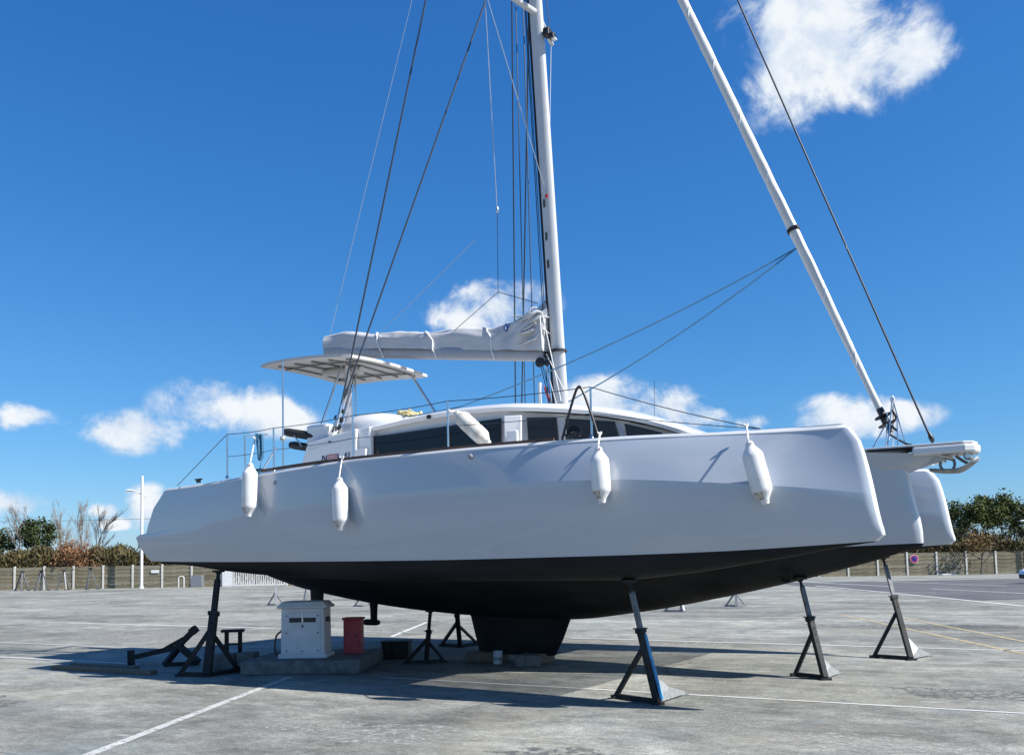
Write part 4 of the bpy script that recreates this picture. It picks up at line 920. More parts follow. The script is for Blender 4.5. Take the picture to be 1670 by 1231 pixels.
# ------------------------------------------------------------------ boat stands
from mathutils.bvhtree import BVHTree
def bvh_of(o):
    me = o.data; return BVHTree.FromPolygons([v.co.copy() for v in me.vertices], [tuple(q.vertices) for q in me.polygons])
_floats = [o for o in boat.children if o.name.startswith('float_hull')]
HULLS = [bvh_of(o) for o in _floats+[mh]]
def under(x, y, drop=0.004):
    best = None
    for t in HULLS:
        hit = t.ray_cast(Vector((x, y, -0.5)), Vector((0, 0, 1)))
        if hit[0] is not None and (best is None or hit[0].z < best): best = hit[0].z
    return bw(x, y, (best if best is not None else 1.5)-drop)
def stand(F0, F1, F2, top, label, group='boat stands holding up the hulls', main='stand_dark', ext='stand_grey', strut='stand_dark', plate='plate_grey', w=0.080, blue=False, cat='boat stand', pad=True, detail=True):
    F0, F1, F2, T = Vector((*F0, 0)), Vector((*F1, 0)), Vector((*F2, 0)), Vector(top)
    for P in (F0, F1, F2): P.z = gz(P.x, P.y)
    base = F0.copy(); e = empty('boat_stand', base); o = base
    F0, F1, F2, T = (P-o for P in (F0, F1, F2, T)); d = T-F0
    A = F0+Vector((0, 0, 0.03)); B = F0+d*0.58; C = F0+d*0.90; D = T-Vector((0, 0, 0.038))
    MB().bar(A, B, w, w).build('post', main, e, bevel=0.006 if detail else 0)
    if blue:
        n = Vector((0.93, -0.36, 0)); MB().bar(A+n*(w*0.72)+Vector((0, 0, 0.03)), F0+d*0.555+n*(w*0.60), w*0.70, 0.03, w*0.40, 0.03, up=n).build('paint_strip', 'stand_blue', e)
    MB().bar(B-d*0.03, C, w*0.68, w*0.68).build('extension', ext, e)
    if detail: MB().bar(F0+d*0.565, F0+d*0.60, w*1.25, w*1.25).build('collar', main, e)
    q = MB(); q.tube([C-d*0.01, D], w*0.26, 8); q.lathe([(w*0.42, -0.02), (w*0.42, 0.02)], 8, C); q.build('screw', strut, e)
    if pad:
        q = MB(); q.box(D+Vector((0, 0, 0.02)), (0.17, 0.13, 0.034)); q.bar(D-Vector((0, 0, 0.03)), D+Vector((0, 0, 0.01)), 0.05, 0.05, 0.11, 0.10); q.build('pad', strut, e)
    M1 = F0+d*0.46
    for k, F in enumerate((F1, F2)):
        if k == 0: MB().bar(M1, F+Vector((0, 0, 0.03)), w*0.62, w*0.62).build('strut', strut, e)
        elif detail and plate:
            n = (F-F0).normalized(); s_ = n.cross(Vector((0, 0, 1)))*0.010; P0 = F0+d*0.23
            MB().prism([F0+Vector((0, 0, 0.02))+s_, F+Vector((0, 0, 0.02))+s_, F+Vector((0, 0, 0.055))+s_, F0.lerp(F, 0.40)+Vector((0, 0, 0.17))+s_, P0+s_+n*0.04], s_*-2).build('foot_plate', plate, e)
            MB().box(F+Vector((0, 0, 0.012)), (0.10, 0.10, 0.022)).build('foot', plate, e); continue
        else: MB().bar(F0+d*0.40, F+Vector((0, 0, 0.03)), w*0.5, w*0.5).build('strut', strut, e)
        MB().bar(F0+Vector((0, 0, 0.035)), F+Vector((0, 0, 0.035)), w*0.65, w*0.65).build('base_bar', strut, e)
        q = MB(); q.box(F+Vector((0, 0, 0.02)), (0.13, 0.11, 0.04)); q.build('foot', strut, e)
    MB().box(F0+Vector((0, 0, 0.016)), (0.15, 0.14, 0.03)).build('foot', strut, e)
    if detail:                                              # row of pin holes down the post
        n = d.cross(Vector((1, 0.2, 0))).normalized()
        if n.y > 0: n = -n
        q = MB()
        for k in range(6):
            c = F0+d*(0.16+0.065*k)+n*(w/2+0.001); q.bar(c, c+n*0.004, 0.024, 0.024)
        q.build('pin_holes', 'antifouling_fresh', e)
        c = F0+d*0.60; MB().tube([c-Vector((0.09, 0, 0)), c+Vector((0.09, 0, 0))], 0.009, 6).build('pin', strut, e)
    tag(e, label, cat, group); return e
stand((1.68, 10.92), (1.25, 11.47), (2.12, 11.58), under(9.25, -3.33), 'grey steel stand with blue painted side under the near hull, closest to the camera', blue=True)
stand((4.30, 12.74), (4.03, 13.19), (4.67, 13.25), under(10.5, -0.14), 'dark steel stand with pale foot plate under the centre bow', main='stand_dark')
stand((6.42, 14.85), (6.01, 15.31), (6.93, 15.32), under(11.07, 3.22), 'grey steel stand furthest right, under the far hull bow')
stand((-4.96, 14.68), (-5.44, 14.80), (-4.62, 15.25), under(1.75, -3.33), 'thick dark stand in shadow under the stern of the near hull', main='stand_dark', ext='stand_dark', plate=None, w=0.12)
stand((-1.56, 15.97), (-1.90, 15.90), (-1.26, 16.08), under(3.96, -0.42), 'short dark stand under the hull bottom, between red cabinet and keel', main='stand_dark', ext='stand_dark', plate=None, w=0.08)
stand((-1.14, 18.85), (-1.55, 19.23), (-0.80, 19.30), under(3.6, 0.85), 'dark stand with splayed legs just behind the keel, left of it', main='stand_dark', plate=None, w=0.09)
G2 = 'idle stands standing about the yard'
def idle(x, y, h_, lab, rz=0.0, grey='galvanised', gid=G2, det=False, w=0.08, s=0.33):
    z = gz(x, y); c, sn = math.cos(rz), math.sin(rz)
    def r(a, b): return (x+a*c-b*sn, y+a*sn+b*c)
    return stand(r(0, -s), r(-s, s*0.7), r(s, s*0.7), (x, y, z+h_), lab, gid, grey, grey, grey, None, w, False, 'boat stand', True, det)
idle(-11.07, 42.2, 1.35, 'pale grey stand in the sun behind the white service box, left of two', 0.3)
idle(-10.4, 45.9, 1.25, 'thin grey stand behind the white service box, right of two', -0.4)
idle(-6.5, 39.0, 1.15, 'far stand whose feet show under the hull behind the red cabinet', 0.2)
idle(5.34, 29.9, 1.15, 'far stand whose feet show under the hull right of the keel', 0.5)
idle(7.89, 32.4, 1.15, 'far stand whose feet show under the bow of the centre hull', -0.2)
G3 = 'idle stands parked by the concrete fence'
for (x, y, h_, lab, rz) in ((-44.6, 82.3, 1.75, 'leftmost of the stands parked by the concrete fence', 0.6), (-42.4, 81.5, 1.75, 'second from left of the stands by the concrete fence, in a tight pair', -0.3), (-40.9, 82.5, 1.75, 'third from left of the stands by the concrete fence, in a tight pair', 0.9), (-39.0, 83.6, 1.9, 'dark topped stand by the concrete fence, rightmost of the four', 0.1)):
    e = empty('boat_stand', (x, y, gz(x, y)), rz)
    for k in range(3):
        q = 2*math.pi*k/3+0.4; F = Vector((0.62*math.cos(q), 0.62*math.sin(q), 0.04)); MB().bar((0.08*math.cos(q), 0.08*math.sin(q), h_*0.92), F, 0.10, 0.10).build('leg', 'stand_grey', e); MB().box((F.x, F.y, 0.03), (0.28, 0.22, 0.06)).build('foot', 'stand_dark', e)
        F2 = Vector((0.36*math.cos(q+2.094), 0.36*math.sin(q+2.094), h_*0.45)); MB().bar((0.36*math.cos(q), 0.36*math.sin(q), h_*0.45), F2, 0.05, 0.05).build('brace', 'stand_grey', e)
    MB().bar((0, 0, h_*0.80), (0, 0, h_), 0.16, 0.16).build('post', 'stand_dark', e); MB().box((0, 0, h_+0.02), (0.46, 0.32, 0.07)).build('pad', 'stand_dark', e); tag(e, lab, 'boat stand', G3)
# stand lying on its side, planks and blocks
fs = empty('fallen_stand', (-6.45, 16.6, 0))
def fl(name, a, b, w, m='stand_dark'): MB().bar(Vector(a)-fs.location, Vector(b)-fs.location, w, w).build(name, m, fs)
fl('post', (-7.0, 16.75, 0.14), (-6.05, 16.62, 0.34), 0.09); fl('pad', (-7.05, 16.76, 0.0), (-7.06, 16.76, 0.27), 0.10)
fl('strut', (-6.15, 16.6, 0.32), (-5.83, 16.55, 0.62), 0.09); fl('strut', (-6.45, 16.7, 0.27), (-5.86, 16.56, 0.57), 0.05)
fl('strut', (-6.12, 16.6, 0.34), (-5.72, 16.5, 0.05), 0.10); fl('strut', (-6.12, 16.65, 0.33), (-6.28, 16.35, 0.03), 0.09); fl('base_bar', (-6.28, 16.35, 0.035), (-5.72, 16.5, 0.035), 0.07)
fl('foot', (-5.88, 16.55, 0.58), (-5.78, 16.54, 0.66), 0.12)
tag(fs, 'dark steel stand lying on its side on the ground left of the hull', 'boat stand')
for (a, b, w, h_, lab) in (((-8.25, 16.35), (-5.99, 15.12), 0.16, 0.07, 'long plank on the ground, nearer of the two left of the hull'), ((-8.15, 16.78), (-6.6, 15.92), 0.12, 0.06, 'long plank on the ground, farther of the two left of the hull')):
    o = MB().bar((*a, h_/2+0.002), (*b, h_/2+0.002), w, h_).build('plank', 'timber', bevel=0.006); tag(o, lab, 'plank', 'planks lying by the boat')
# trestle
tz = empty('trestle', (-5.23, 16.9, 0), R_(8))
MB().box((0, 0, 0.575), (0.40, 0.22, 0.05)).build('top', 'stand_dark', tz)
for sx in (-0.11, 0.13):
    MB().bar((sx, 0, 0.03), (sx, 0, 0.55), 0.07, 0.07).build('leg', 'stand_dark', tz); MB().bar((sx, -0.22, 0.02), (sx, 0.22, 0.02), 0.06, 0.04).build('foot', 'stand_dark', tz)
    MB().bar((sx+0.02, -0.2, 0.03), (sx+0.02, 0.0, 0.25), 0.035, 0.035).build('brace', 'stand_dark', tz)
MB().bar((-0.11, 0, 0.33), (0.13, 0, 0.33), 0.035, 0.035).build('crossbar', 'stand_dark', tz)
tag(tz, 'small dark trestle with flat top beside the thick stern stand', 'trestle')
def block(x, y, sx, sy, sz, rz, lab, name='concrete_block', m='concrete_block', z0=0.0, cat='block', grp=None):
    o = MB().box((0, 0, sz/2), (sx, sy, sz)).build(name, m, bevel=0.018); o.location = (x, y, z0+0.001); o.rotation_euler = (0, 0, rz); return tag(o, lab, cat, grp)
block(-5.05, 15.78, 0.42, 0.30, 0.26, 0.1, 'rough concrete block behind the foot of the thick stern stand')
block(-4.60, 15.75, 0.28, 0.30, 0.28, -0.05, 'rough concrete block wedged between stern stand and concrete plinth')
pk = bw(4.98, -0.12, 0); block(pk.x, pk.y, 0.60, 0.55, 0.162, YAW+0.1, 'squat timber block under the rear end of the keel', 'keel_block', 'timber', grp='blocks under the keel')
pk = bw(5.98, -0.12, 0); block(pk.x, pk.y, 0.40, 0.60, 0.162, YAW-0.05, 'squat timber block under the front end of the keel', 'keel_block', 'timber', grp='blocks under the keel')
pk = bw(6.12, -0.62, 0); block(pk.x, pk.y, 0.42, 0.26, 0.19, YAW+0.5, 'concrete block on the ground against the front keel block')
pk = bw(5.45, -0.50, 0); tn = empty('paint_tin', pk)
MB().lathe([(0.075, 0.002), (0.080, 0.01), (0.078, 0.015), (0.078, 0.20), (0.081, 0.205), (0.081, 0.215), (0.074, 0.218), (0.070, 0.205)], 18).build('body', 'box_white', tn, smooth=True)
MB().lathe([(0.0788, 0.06), (0.0788, 0.12)], 18).build('paper_label', 'plate_grey', tn, smooth=True); MB().tube([(0.08*math.cos(a), 0.0, 0.19-0.06*math.sin(a)) for a in [math.pi*j/8 for j in range(9)]], 0.004, 5).build('handle', 'stainless', tn)
tag(tn, 'small white paint tin between the keel blocks', 'paint tin')
# service island
pln = MB().box((0, 0, 0.11), (1.95, 1.95, 0.22)).build('plinth', 'concrete_block', bevel=0.03); pln.location = (-3.42, 15.64, 0); pln.rotation_euler = (0, 0, R_(-3)); tag(pln, 'low concrete plinth carrying the white service box and red cabinet', 'plinth')
sb = empty('service_box', (-3.50, 15.30, 0.2205), R_(-2))
MB().box((0, 0, 0.44), (0.74, 0.50, 0.78), taper=0.97).build('body', 'box_white', sb, bevel=0.03)
MB().box((0, 0, 0.035), (0.82, 0.56, 0.07)).build('skirt', 'box_white', sb, bevel=0.015)
q = MB(); q.box((0, 0, 0.845), (0.84, 0.58, 0.05)); q.box((0, 0, 0.90), (0.80, 0.55, 0.07), taper=0.86); q.build('lid', 'box_white', sb, bevel=0.02)
pn = MB().box((0, -0.253, 0.42), (0.60, 0.012, 0.66)).build('door', 'box_white', sb, bevel=0.006)
for sx in (-0.115, 0.125): MB().box((sx, -0.262, 0.63), (0.20, 0.012, 0.075)).build('grille', 'black_plastic', pn)
MB().box((0.005, -0.264, 0.66), (0.012, 0.02, 0.15)).build('latch', 'stainless', pn); MB().box((0.005, -0.264, 0.53), (0.02, 0.02, 0.04)).build('lock', 'black_plastic', pn)
for (sx, sz) in ((-0.26, 0.70), (0.26, 0.70), (-0.26, 0.13), (0.26, 0.13), (0.0, 0.12), (-0.26, 0.42), (0.26, 0.42)): MB().lathe([(0.012, -0.004), (0.012, 0.004)], 8, (sx, -0.263, sz), Matrix.Rotation(R_(90), 3, 'X')).build('bolt', 'stand_dark', pn)
MB().box((0.385, -0.08, 0.63), (0.05, 0.09, 0.08)).build('socket', 'black_plastic', sb, bevel=0.01); MB().box((-0.385, -0.08, 0.44), (0.05, 0.07, 0.05)).build('socket', 'black_plastic', sb, bevel=0.01)
MB().tube(spline([(-0.40, -0.08, 0.44), (-0.48, -0.10, 0.36), (-0.50, -0.12, 0.15), (-0.44, -0.14, 0.015)], 5), 0.016, 7).build('cable', 'black_plastic', sb, smooth=True)
tag(sb, 'white service box with two dark grilles on the concrete plinth', 'service box')
rc = empty('red_cabinet', (-2.78, 15.72, 0.2205), R_(-4))
MB().box((0, 0, 0.29), (0.30, 0.26, 0.58)).build('body', 'red_paint', rc, bevel=0.015); MB().box((0, 0, 0.60), (0.34, 0.30, 0.04)).build('lid', 'red_paint', rc, bevel=0.012); MB().box((0, -0.133, 0.29), (0.25, 0.008, 0.48)).build('door', 'red_paint', rc, bevel=0.004); MB().box((0.09, -0.141, 0.32), (0.02, 0.012, 0.06)).build('handle', 'black_plastic', rc)
tag(rc, 'narrow red cabinet on the plinth beside the white service box', 'cabinet')
dm = empty('dark_crate', (-2.20, 16.95, 0), R_(-3))
MB().box((0, 0, 0.15), (0.50, 0.40, 0.30)).build('body', 'stand_dark', dm, bevel=0.02); MB().box((0, 0, 0.305), (0.53, 0.43, 0.04)).build('lid', 'stand_dark', dm, bevel=0.012)
tag(dm, 'low dark crate on the ground right of the red cabinet', 'crate')

# ------------------------------------------------------------------ fence, gate, sign, lamps
FY = 86.0; PITCH = 2.80; FH = 2.15
GX0, GX1 = -27.6, -21.6
plank_me = {}
rf_ = random.Random(11)
def fence(name, x_start, n, label):
    e = empty(name, (x_start, FY, 0))
    for k in range(n+1):
        x = x_start+k*PITCH; z = gz(x, FY)
        if 'post' not in plank_me:
            plank_me['post'] = MB().box((0, 0, FH/2+0.03), (0.16, 0.17, FH+0.10)).build('post', 'fence_post', e).data; o = bpy.data.objects['post'] if False else [c for c in e.children if c.name.startswith('post')][-1]
        else: o = bpy.data.objects.new('post', plank_me['post']); COL.objects.link(o); o.parent = e
        o.location = (x-x_start, 0, z-0.04)
        if k == n: break
        for r in range(6):
            key = rf_.randrange(3)
            if key not in plank_me:
                q = MB().box((0, 0, 0), (PITCH-0.162, 0.055, 0.322)).build('plank', 'fence_plank_%d' % key, e); plank_me[key] = q.data
            else: q = bpy.data.objects.new('plank', plank_me[key]); COL.objects.link(q); q.parent = e
            xm_ = x+PITCH/2; q.location = (xm_-x_start, rf_.uniform(-0.012, 0.012), gz(xm_, FY)+0.17+r*0.353); q.rotation_euler = (rf_.uniform(-0.05, 0.05), R_(0.3), 0)
    tag(e, label, 'fence'); return e
fence('concrete_fence', -27.7-10*PITCH, 10, 'concrete post and plank fence left of the white gate')
fence('concrete_fence', -21.5, 26, 'concrete post and plank fence right of the white gate')
gt = empty('gate', ((GX0+GX1)/2, FY-0.25, gz(-24, FY)))
MB().box((-2.45, 0, 0.92), (0.95, 0.06, 1.78)).build('solid_panel', 'gate_white', gt); 
q = MB(); q.box((0.5, 0, 0.10), (4.9, 0.08, 0.10)); q.box((0.5, 0, 1.72), (4.9, 0.08, 0.10)); q.box((-1.92, 0, 0.91), (0.08, 0.085, 1.70)); q.box((2.92, 0, 0.91), (0.08, 0.085, 1.70)); q.build('frame', 'gate_white', gt)
for k in range(28): MB().box((-1.76+0.17*k, 0, 0.91), (0.06, 0.04, 1.52)).build('bar', 'gate_white', gt)
tag(gt, 'white metal gate of upright bars in the concrete fence', 'gate')
cm_ = MB().box((0, 0, 0.55), (1.1, 0.7, 1.1), taper=0.9).build('roadside_cabinet', 'galvanised', bevel=0.04); cm_.location = (-29.6, FY-1.0, gz(-29.6, FY)); tag(cm_, 'grey metal cabinet in front of the fence left of the gate', 'cabinet')
hp_ = MB().tube([(-0.25, 0, 0.0), (-0.25, 0, 0.9), (-0.17, 0, 1.03), (0.17, 0, 1.03), (0.25, 0, 0.9), (0.25, 0, 0.0)], 0.045, 8).build('bike_hoop', 'lamp_white', smooth=True); hp_.location = (-31.1, FY-1.1, gz(-31, FY)); tag(hp_, 'pale tubular hoop standing in front of the fence near the lamp post', 'hoop')
pq = MB().box((0, 0, 0), (0.75, 0.02, 0.28)).build('notice_plate', 'gate_white'); pq.location = (-33.95, FY-0.10, 1.62); tag(pq, 'small white plate fixed on the fence beside the lamp post', 'notice')
sg = empty('no_parking_sign', (37.95, FY-0.14, 1.24))
def disc(nm, r, th, y, m): return MB().lathe([(r, 0), (r, th)], 28, (0, y, 0), Matrix.Rotation(R_(90), 3, 'X')).build(nm, m, sg)
disc('plate', 0.40, 0.02, 0.02, 'gate_white'); disc('rim', 0.37, 0.006, -0.0005, 'sign_red'); disc('face', 0.27, 0.006, -0.007, 'sign_blue')
for s_ in (-1, 1): MB().bar((-0.19*s_, -0.016-0.002*s_, -0.19), (0.19*s_, -0.016-0.002*s_, 0.19), 0.004, 0.075, up=(0, 1, 0.0)).build('stroke', 'sign_red', sg)
tag(sg, 'round blue and red no-stopping sign on the concrete fence', 'sign')
ws = MB().box((0, 0, 0.05), (1.3, 0.8, 0.10)).build('white_slab', 'gate_white', bevel=0.02); ws.location = (40.4, 84.6, gz(40.4, 84.6)); tag(ws, 'white slab lying on the ground by the fence on the right', 'slab')
def lamp(x, y, H, arm_z, arm_dx, lab, r=0.14, stub=0.5):
    z = gz(x, y); e = empty('street_lamp', (x, y, z))
    MB().tube([(0, 0, 0), (0, 0, H*0.5), (0, 0, H)], [r, r*0.93, r*0.86], 14).build('pole', 'lamp_white', e, smooth=True, ang=60)
    MB().lathe([(r*1.7, 0), (r*1.7, 0.05), (r*1.15, 0.08), (r*1.15, 0.25), (r, 0.3)], 14).build('base', 'lamp_white', e, smooth=True)
    s_ = math.copysign(1, arm_dx); MB().tube([(-s_*stub, -0.0, arm_z-0.30), (0, 0, arm_z), (arm_dx*0.7, 0, arm_z+0.32), (arm_dx, 0, arm_z+0.36)], 0.055, 8).build('arm', 'lamp_white', e, smooth=True)
    q = MB(); rows = []
    for i in range(7):
        t = i/6; x0 = arm_dx*0.8+s_*0.85*t; w = 0.05+0.15*math.sin(math.pi*(0.12+0.8*t)); rows.append([(x0, w*math.cos(a), arm_z+0.39+0.5*w*math.sin(a)+0.02*t) for a in [2*math.pi*j/10 for j in range(10)]])
    q.grid(rows, close=True); q.add(rows[0], [tuple(range(10))]); q.add(rows[-1], [tuple(range(10))]); q.build('lamp_head', 'lamp_white', e, smooth=True)
    tag(e, lab, 'street lamp', 'street lamps round the yard')
lamp(-34.7, 84.6, 10.5, 8.75, -1.0, 'tall white lamp post rising behind the stern of the boat')
lamp(50.3, 85.0, 5.6, 4.55, -2.2, 'white lamp reaching in from the right edge above the fence', 0.12, 0.1)
# overhead cable on two wooden poles
for (x, lab) in ((-92, 'wooden pole beyond the left edge carrying the overhead cable'), (-16, 'wooden pole behind the boat carrying the overhead cable')):
    e = empty('utility_pole', (x, 112, 0)); MB().tube([(0, 0, -0.2), (0, 0, 8.9)], [0.15, 0.10], 10).build('pole', 'bark', e, smooth=True); MB().bar((-0.1, -0.5, 8.55), (-0.1, 0.5, 8.55), 0.1, 0.1).build('crossarm', 'bark', e); tag(e, lab, 'pole', 'utility poles')
o = MB().tube(catenary((-92, 112, 8.7), (-16, 112, 8.6), 0.55, 24), 0.022, 5).build('overhead_cable', 'wire'); tag(o, 'thin overhead cable crossing the sky above the left-hand trees', 'cable')

# ------------------------------------------------------------------ parked car at the right edge
def car(x, y):
    e = empty('parked_car', (x, y, gz(x, y)), R_(180))
    # side profile in x (forward +) and z
    low = [(-1.95, 0.35), (-2.0, 0.75), (-1.90, 0.98), (1.0, 0.98), (1.55, 0.90), (1.92, 0.72), (2.0, 0.50), (1.95, 0.28), (1.68, 0.26)]
    def arch(cx): return [(cx+0.36*math.cos(a), 0.28+0.36*math.sin(a)) for a in [math.pi*j/8 for j in range(9)]]
    prof = low+arch(1.28)+[(0.8, 0.24), (-0.7, 0.24)]+arch(-1.25)+[(-1.75, 0.28)]
    rows = []
    for (w, s) in ((-0.86, 0.97), (-0.82, 1.0), (0.82, 1.0), (0.86, 0.97)): rows.append([(px*s, w, pz) for (px, pz) in prof])
    b = MB(); b.grid(rows, close=True); n = len(prof); b.add(rows[0], [tuple(range(n))]); b.add(rows[-1], [tuple(range(n))]); b.build('body', 'car_white', e, bevel=0.03)
    cab = [(-1.88, 0.96), (-1.75, 1.38), (-1.45, 1.50), (0.1, 1.52), (0.35, 1.46), (1.02, 0.96)]
    b = MB(); b.grid([[(px, -0.80+0.22*max(0, pz-0.96), pz) for (px, pz) in cab], [(px, 0.80-0.22*max(0, pz-0.96), pz) for (px, pz) in cab]], close=True); k = len(cab); b.add([(px, -0.80+0.22*max(0, pz-0.96), pz) for (px, pz) in cab], [tuple(range(k))]); b.add([(px, 0.80-0.22*max(0, pz-0.96), pz) for (px, pz) in cab], [tuple(range(k))]); b.build('cabin', 'car_white', e, bevel=0.04)
    for s in (-1, 1):
        for (xa, xb, xc, xd) in ((-1.55, -0.62, -0.62, -1.45), (-0.52, 0.74, 0.30, -0.52)):
            MB().prism([(xa, s*0.808, 0.99), (xb, s*0.808, 0.99), (xc, s*0.722, 1.40), (xd, s*0.722, 1.40)], (0, s*0.012, 0)).build('side_window', 'tinted_glass', e)
        MB().lathe([(0.05, 0), (0.11, 0.02), (0.11, 0.05)], 12, (1.83, s*0.62, 0.68), Matrix.Rotation(R_(80), 3, 'Y')).build('headlight', 'lens_clear', e); MB().box((-1.97, s*0.68, 0.80), (0.06, 0.16, 0.26)).build('tail_light', 'red_mark', e, bevel=0.01)
        MB().box((0.75, s*0.92, 1.02), (0.10, 0.18, 0.12)).build('mirror', 'black_plastic', e, bevel=0.02)
    MB().prism([(1.0, -0.66, 1.0), (0.42, -0.62, 1.44), (0.42, 0.62, 1.44), (1.0, 0.66, 1.0)], (0.02, 0, 0.02)).build('windscreen', 'tinted_glass', e)
    MB().box((1.985, 0, 0.42), (0.05, 1.5, 0.22)).build('bumper', 'black_plastic', e, bevel=0.02)
    for (wx, wy) in ((1.28, -0.74), (1.28, 0.74), (-1.25, -0.74), (-1.25, 0.74)):
        w = empty('wheel', (wx, wy, 0.305)); w.parent = e
        MB().lathe([(0.20, -0.09), (0.29, -0.10), (0.305, -0.06), (0.305, 0.06), (0.29, 0.10), (0.20, 0.09)], 22, (0, 0, 0), Matrix.Rotation(R_(90), 3, 'X')).build('tyre', 'tyre', w, smooth=True); MB().lathe([(0.04, -0.095), (0.19, -0.085), (0.20, 0.0), (0.19, 0.085), (0.04, 0.095)], 16, (0, 0, 0), Matrix.Rotation(R_(90), 3, 'X')).build('rim', 'rim', w, smooth=True)
    tag(e, 'small white car cut off by the right edge of the picture', 'car')
car(31.28, 51.9)

# ------------------------------------------------------------------ vegetation
def leaves(pts, size, m, name, parent, rn, kind=None, asp=0.6, upright=0.0):
    v = []; f = []
    for p in pts:
        a = rn.uniform(0, 6.283); b = rn.uniform(-1.2, 1.2); s = size*rn.uniform(0.6, 1.35)
        u = Vector((math.cos(a)*math.cos(b), math.sin(a)*math.cos(b), math.sin(b)))
        if upright: u = (u*(1-upright)+Vector((0.12, 0, 1))*upright).normalized()
        w = u.cross(Vector((rn.uniform(-1, 1), rn.uniform(-1, 1), rn.uniform(-1, 1)))).normalized()*asp
        i = len(v); P = Vector(p); v += [tuple(P-u*s*0.5), tuple(P+w*s*0.5), tuple(P+u*s*0.5), tuple(P-w*s*0.5)]; f.append((i, i+1, i+2, i+3))
    q = MB(); q.v = v; q.f = f; q.m = [0]*len(f); o = q.build(name, m, parent, recalc=False)
    if kind: o['kind'] = kind
    return o
def branches(rn, base, h, r0, spread, depth, tips, mb, d0=None, lean=(0, 0, 0), minr=0.012, kids=(3, 4)):
    def grow(p, d, L, r, k):
        n = 4; pts = [p]; q = p.copy(); dd = d.copy()
        for i in range(n):
            dd = (dd+Vector((rn.uniform(-1, 1), rn.uniform(-1, 1), rn.uniform(-0.3, 0.6)))*0.14+Vector(lean)*0.05).normalized(); q = q+dd*L/n; pts.append(q.copy())
        mb.tube(pts, [max(minr, r*(1-0.5*i/n)) for i in range(n+1)], 5 if k > 0 else 7, caps=False)
        if k >= depth: tips.append((q, dd)); return
        for c in range(rn.randint(*kids)):
            t = rn.uniform(0.45, 1.0); s = pts[min(n, int(t*n+0.5))]; a = rn.uniform(0, 6.283)
            side = Vector((math.cos(a), math.sin(a), rn.uniform(-0.1, 0.5))); nd = (dd*(1-spread)+side*spread).normalized(); grow(s.copy(), nd, L*rn.uniform(0.55, 0.8), r*0.55, k+1)
        tips.append((q, dd))
    grow(Vector(base), Vector(d0 or (0, 0, 1)).normalized(), h, r0, 0)
TG = 'trees beyond the yard fence'
def tree(x, y, H, rx, m, lab, seed, trunk_h=0.35, n=5200, size=0.26, bark='bark', clump=0.55, name='leafy_tree', ry=None, zfac=0.5, z0=None):
    rn = random.Random(seed); z = gz(x, y) if z0 is None else z0; e = empty(name, (x, y, z))
    tips = []; mb = MB(); branches(rn, (0, 0, -0.1), H*trunk_h, H*0.022, 0.55, 2, tips, mb); mb.build('trunk', bark, e, smooth=True)
    ry = ry or rx; pts = []; cz = H*(1-zfac*0.5)
    cl = []
    for k in range(44):
        a = rn.uniform(0, 6.283); el = rn.uniform(-0.9, 1.0); rr = rn.uniform(0.45, 1.0); cl.append((Vector((rx*rr*math.cos(a)*math.sqrt(1-el*el*0.8), ry*rr*math.sin(a)*math.sqrt(1-el*el*0.8), cz+H*zfac*0.45*el*rr)), rn.uniform(0.5, 1.0)))
    for i in range(n):
        c, s = cl[rn.randrange(len(cl))]; g = Vector((rn.gauss(0, 1), rn.gauss(0, 1), rn.gauss(0, 0.8))); pts.append(c+g*(clump*s*rx*0.36))
    leaves(pts, size, m, 'crown', e, rn); tag(e, lab, 'tree', TG); return e
tree(-56.3, 97, 6.6, 2.4, 'leaf_dark', 'dark evergreen tree at the far left edge', 1, n=4200)
tree(-51.6, 98, 7.5, 2.1, 'leaf_dark', 'dark evergreen tree with a pale bare trunk poking above it, left', 2, n=4600)
tree(-60.5, 99, 6.0, 2.6, 'leaf_dark', 'dark evergreen tree mostly beyond the left edge', 3, n=3000)
tree(-42.4, 87.7, 4.9, 1.9, 'leaf_orange', 'rusty orange leafed tree above the fence on the left', 4, n=3200, size=0.20, zfac=0.78, clump=0.75)
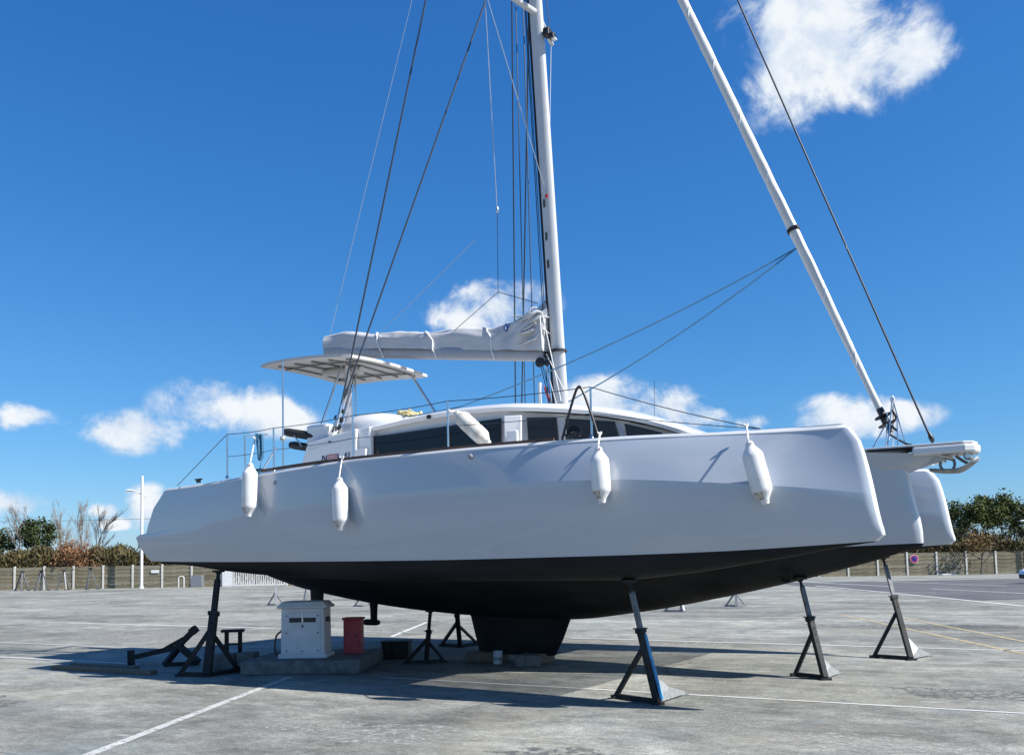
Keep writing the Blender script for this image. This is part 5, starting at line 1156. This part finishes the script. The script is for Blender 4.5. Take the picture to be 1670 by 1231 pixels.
def bare(x, y, H, lab, seed, lean=(0, 0, 0), nb=9, r=0.16, bark='bark_pale', spread=0.42, start=0.35, fan=1.0):
    rn = random.Random(seed); e = empty('bare_tree', (x, y, gz(x, y))); L = Vector(lean)
    pts = [Vector((0, 0, -0.1))]; d = Vector((0, 0, 1))
    for i in range(10):
        d = (d+L*0.10+Vector((rn.uniform(-1, 1), rn.uniform(-1, 1), 0))*0.06).normalized(); pts.append(pts[-1]+d*H*0.085)
    mb = MB(); mb.tube(pts, [max(0.03, r*(1-0.085*i)) for i in range(11)], 7); mb.build('trunk', bark, e, smooth=True)
    tw = MB()
    def twig(p, d, ln, rad, k):
        q = [p]
        for i in range(4):
            d = (d+L*0.10+Vector((rn.uniform(-1, 1), rn.uniform(-1, 1), rn.uniform(-0.2, 0.6)))*0.13).normalized(); q.append(q[-1]+d*ln/4)
        tw.tube(q, [rad, rad*0.85, rad*0.7, rad*0.55, rad*0.4], 4, caps=False)
        if k <= 0: return
        for c in range(rn.randint(3, 5)):
            a = rn.uniform(0, 6.283); s_ = Vector((math.cos(a), math.sin(a), rn.uniform(0.0, 0.5))); twig(q[rn.randint(1, 4)].copy(), (d*(1-spread*0.8)+s_*spread*0.8).normalized(), ln*rn.uniform(0.45, 0.75), rad*0.6, k-1)
    for c in range(nb):
        t = start+(1-start)*(c+rn.random())/nb; i = min(10, int(t*10)); a = rn.uniform(0, 6.283); s_ = Vector((math.cos(a)*fan, math.sin(a)*fan, rn.uniform(0.2, 0.8))); twig(pts[i].copy(), (Vector((0, 0, 1))*(1-spread)+s_*spread+L*0.4).normalized(), H*rn.uniform(0.20, 0.33)*(1.15-0.5*t), 0.036, 3)
    tw.build('crown', bark, e); tag(e, lab, 'tree', TG)
bare(-45.3, 97, 8.4, 'leafless tree leaning right, its fine twigs against the sky', 11, (0.45, 0, 0.0), 12, bark='bark', spread=0.40, start=0.45)
bare(-49.4, 99, 8.3, 'slender leafless tree behind the rusty orange tree', 12, (0.03, 0, 0.0), 12, 0.10, spread=0.30, start=0.3)
bare(-47.6, 100, 8.7, 'slender leafless tree between the orange tree and the leaning one', 13, (0.12, 0, 0.0), 12, 0.10, spread=0.30, start=0.35)
bare(-52.4, 96, 8.9, 'pale leafless trunk rising out of the dark evergreen', 14, (0.06, 0, 0.0), 9, 0.14, spread=0.35, start=0.5)
tree(50.2, 100, 7.9, 2.3, 'leaf_green', 'rounded green tree nearest the bow above the right fence', 21, n=6500)
tree(53.6, 101, 9.0, 2.5, 'leaf_green', 'tallest green tree on the right above the fence', 22, n=7500)
tree(57.6, 100, 7.6, 2.6, 'leaf_green', 'green tree at the right edge, partly cut off', 23, n=6500)
tree(43.4, 84.3, 4.1, 1.55, 'leaf_brown', 'small brown leafed tree standing before the right fence', 24, trunk_h=0.48, n=700, size=0.22, zfac=0.55, clump=0.8)
tree(61.5, 99, 6.2, 2.6, 'leaf_green', 'green tree beyond the right edge of the picture', 25, n=3000)
tree(46.8, 99, 5.6, 2.0, 'leaf_dark', 'low dark tree between the bow and the green trees', 26, n=3800)
def scrub(x0, x1, y0, y1, h0, h1, n, m, seed, lab):
    rn = random.Random(seed); pts = []
    ph_ = [rn.uniform(0, 6.28) for _ in range(4)]
    for i in range(n):
        x = rn.uniform(x0, x1); y = rn.uniform(y0, y1); top = h0+(h1-h0)*(0.5+0.25*math.sin(x*0.9+ph_[0])+0.15*math.sin(x*2.3+y+ph_[1])+0.10*math.sin(x*5.1+ph_[2]))
        pts.append((x, y, gz(x, y)+top*math.sqrt(rn.random())))
    o = leaves(pts, 0.62, m, 'scrub', None, rn, 'stuff', 0.20, 0.55); tag(o, lab, 'scrub')
scrub(-75, -22, 88, 92.5, 3.0, 4.3, 26000, 'scrub_leaf', 31, 'brown and olive scrub behind the left part of the fence')
scrub(-75, -22, 91, 96, 3.2, 4.6, 9000, 'scrub_green', 32, 'green scrub further back behind the left part of the fence')
scrub(-22, 34, 88, 93, 2.6, 3.8, 12000, 'scrub_leaf', 33, 'brown scrub behind the fence hidden by the boat')
scrub(34, 75, 88, 93, 2.7, 3.9, 20000, 'scrub_leaf', 34, 'brown scrub behind the right part of the fence')
scrub(34, 75, 92, 97, 3.4, 5.0, 9000, 'scrub_green', 35, 'green scrub further back behind the right part of the fence')
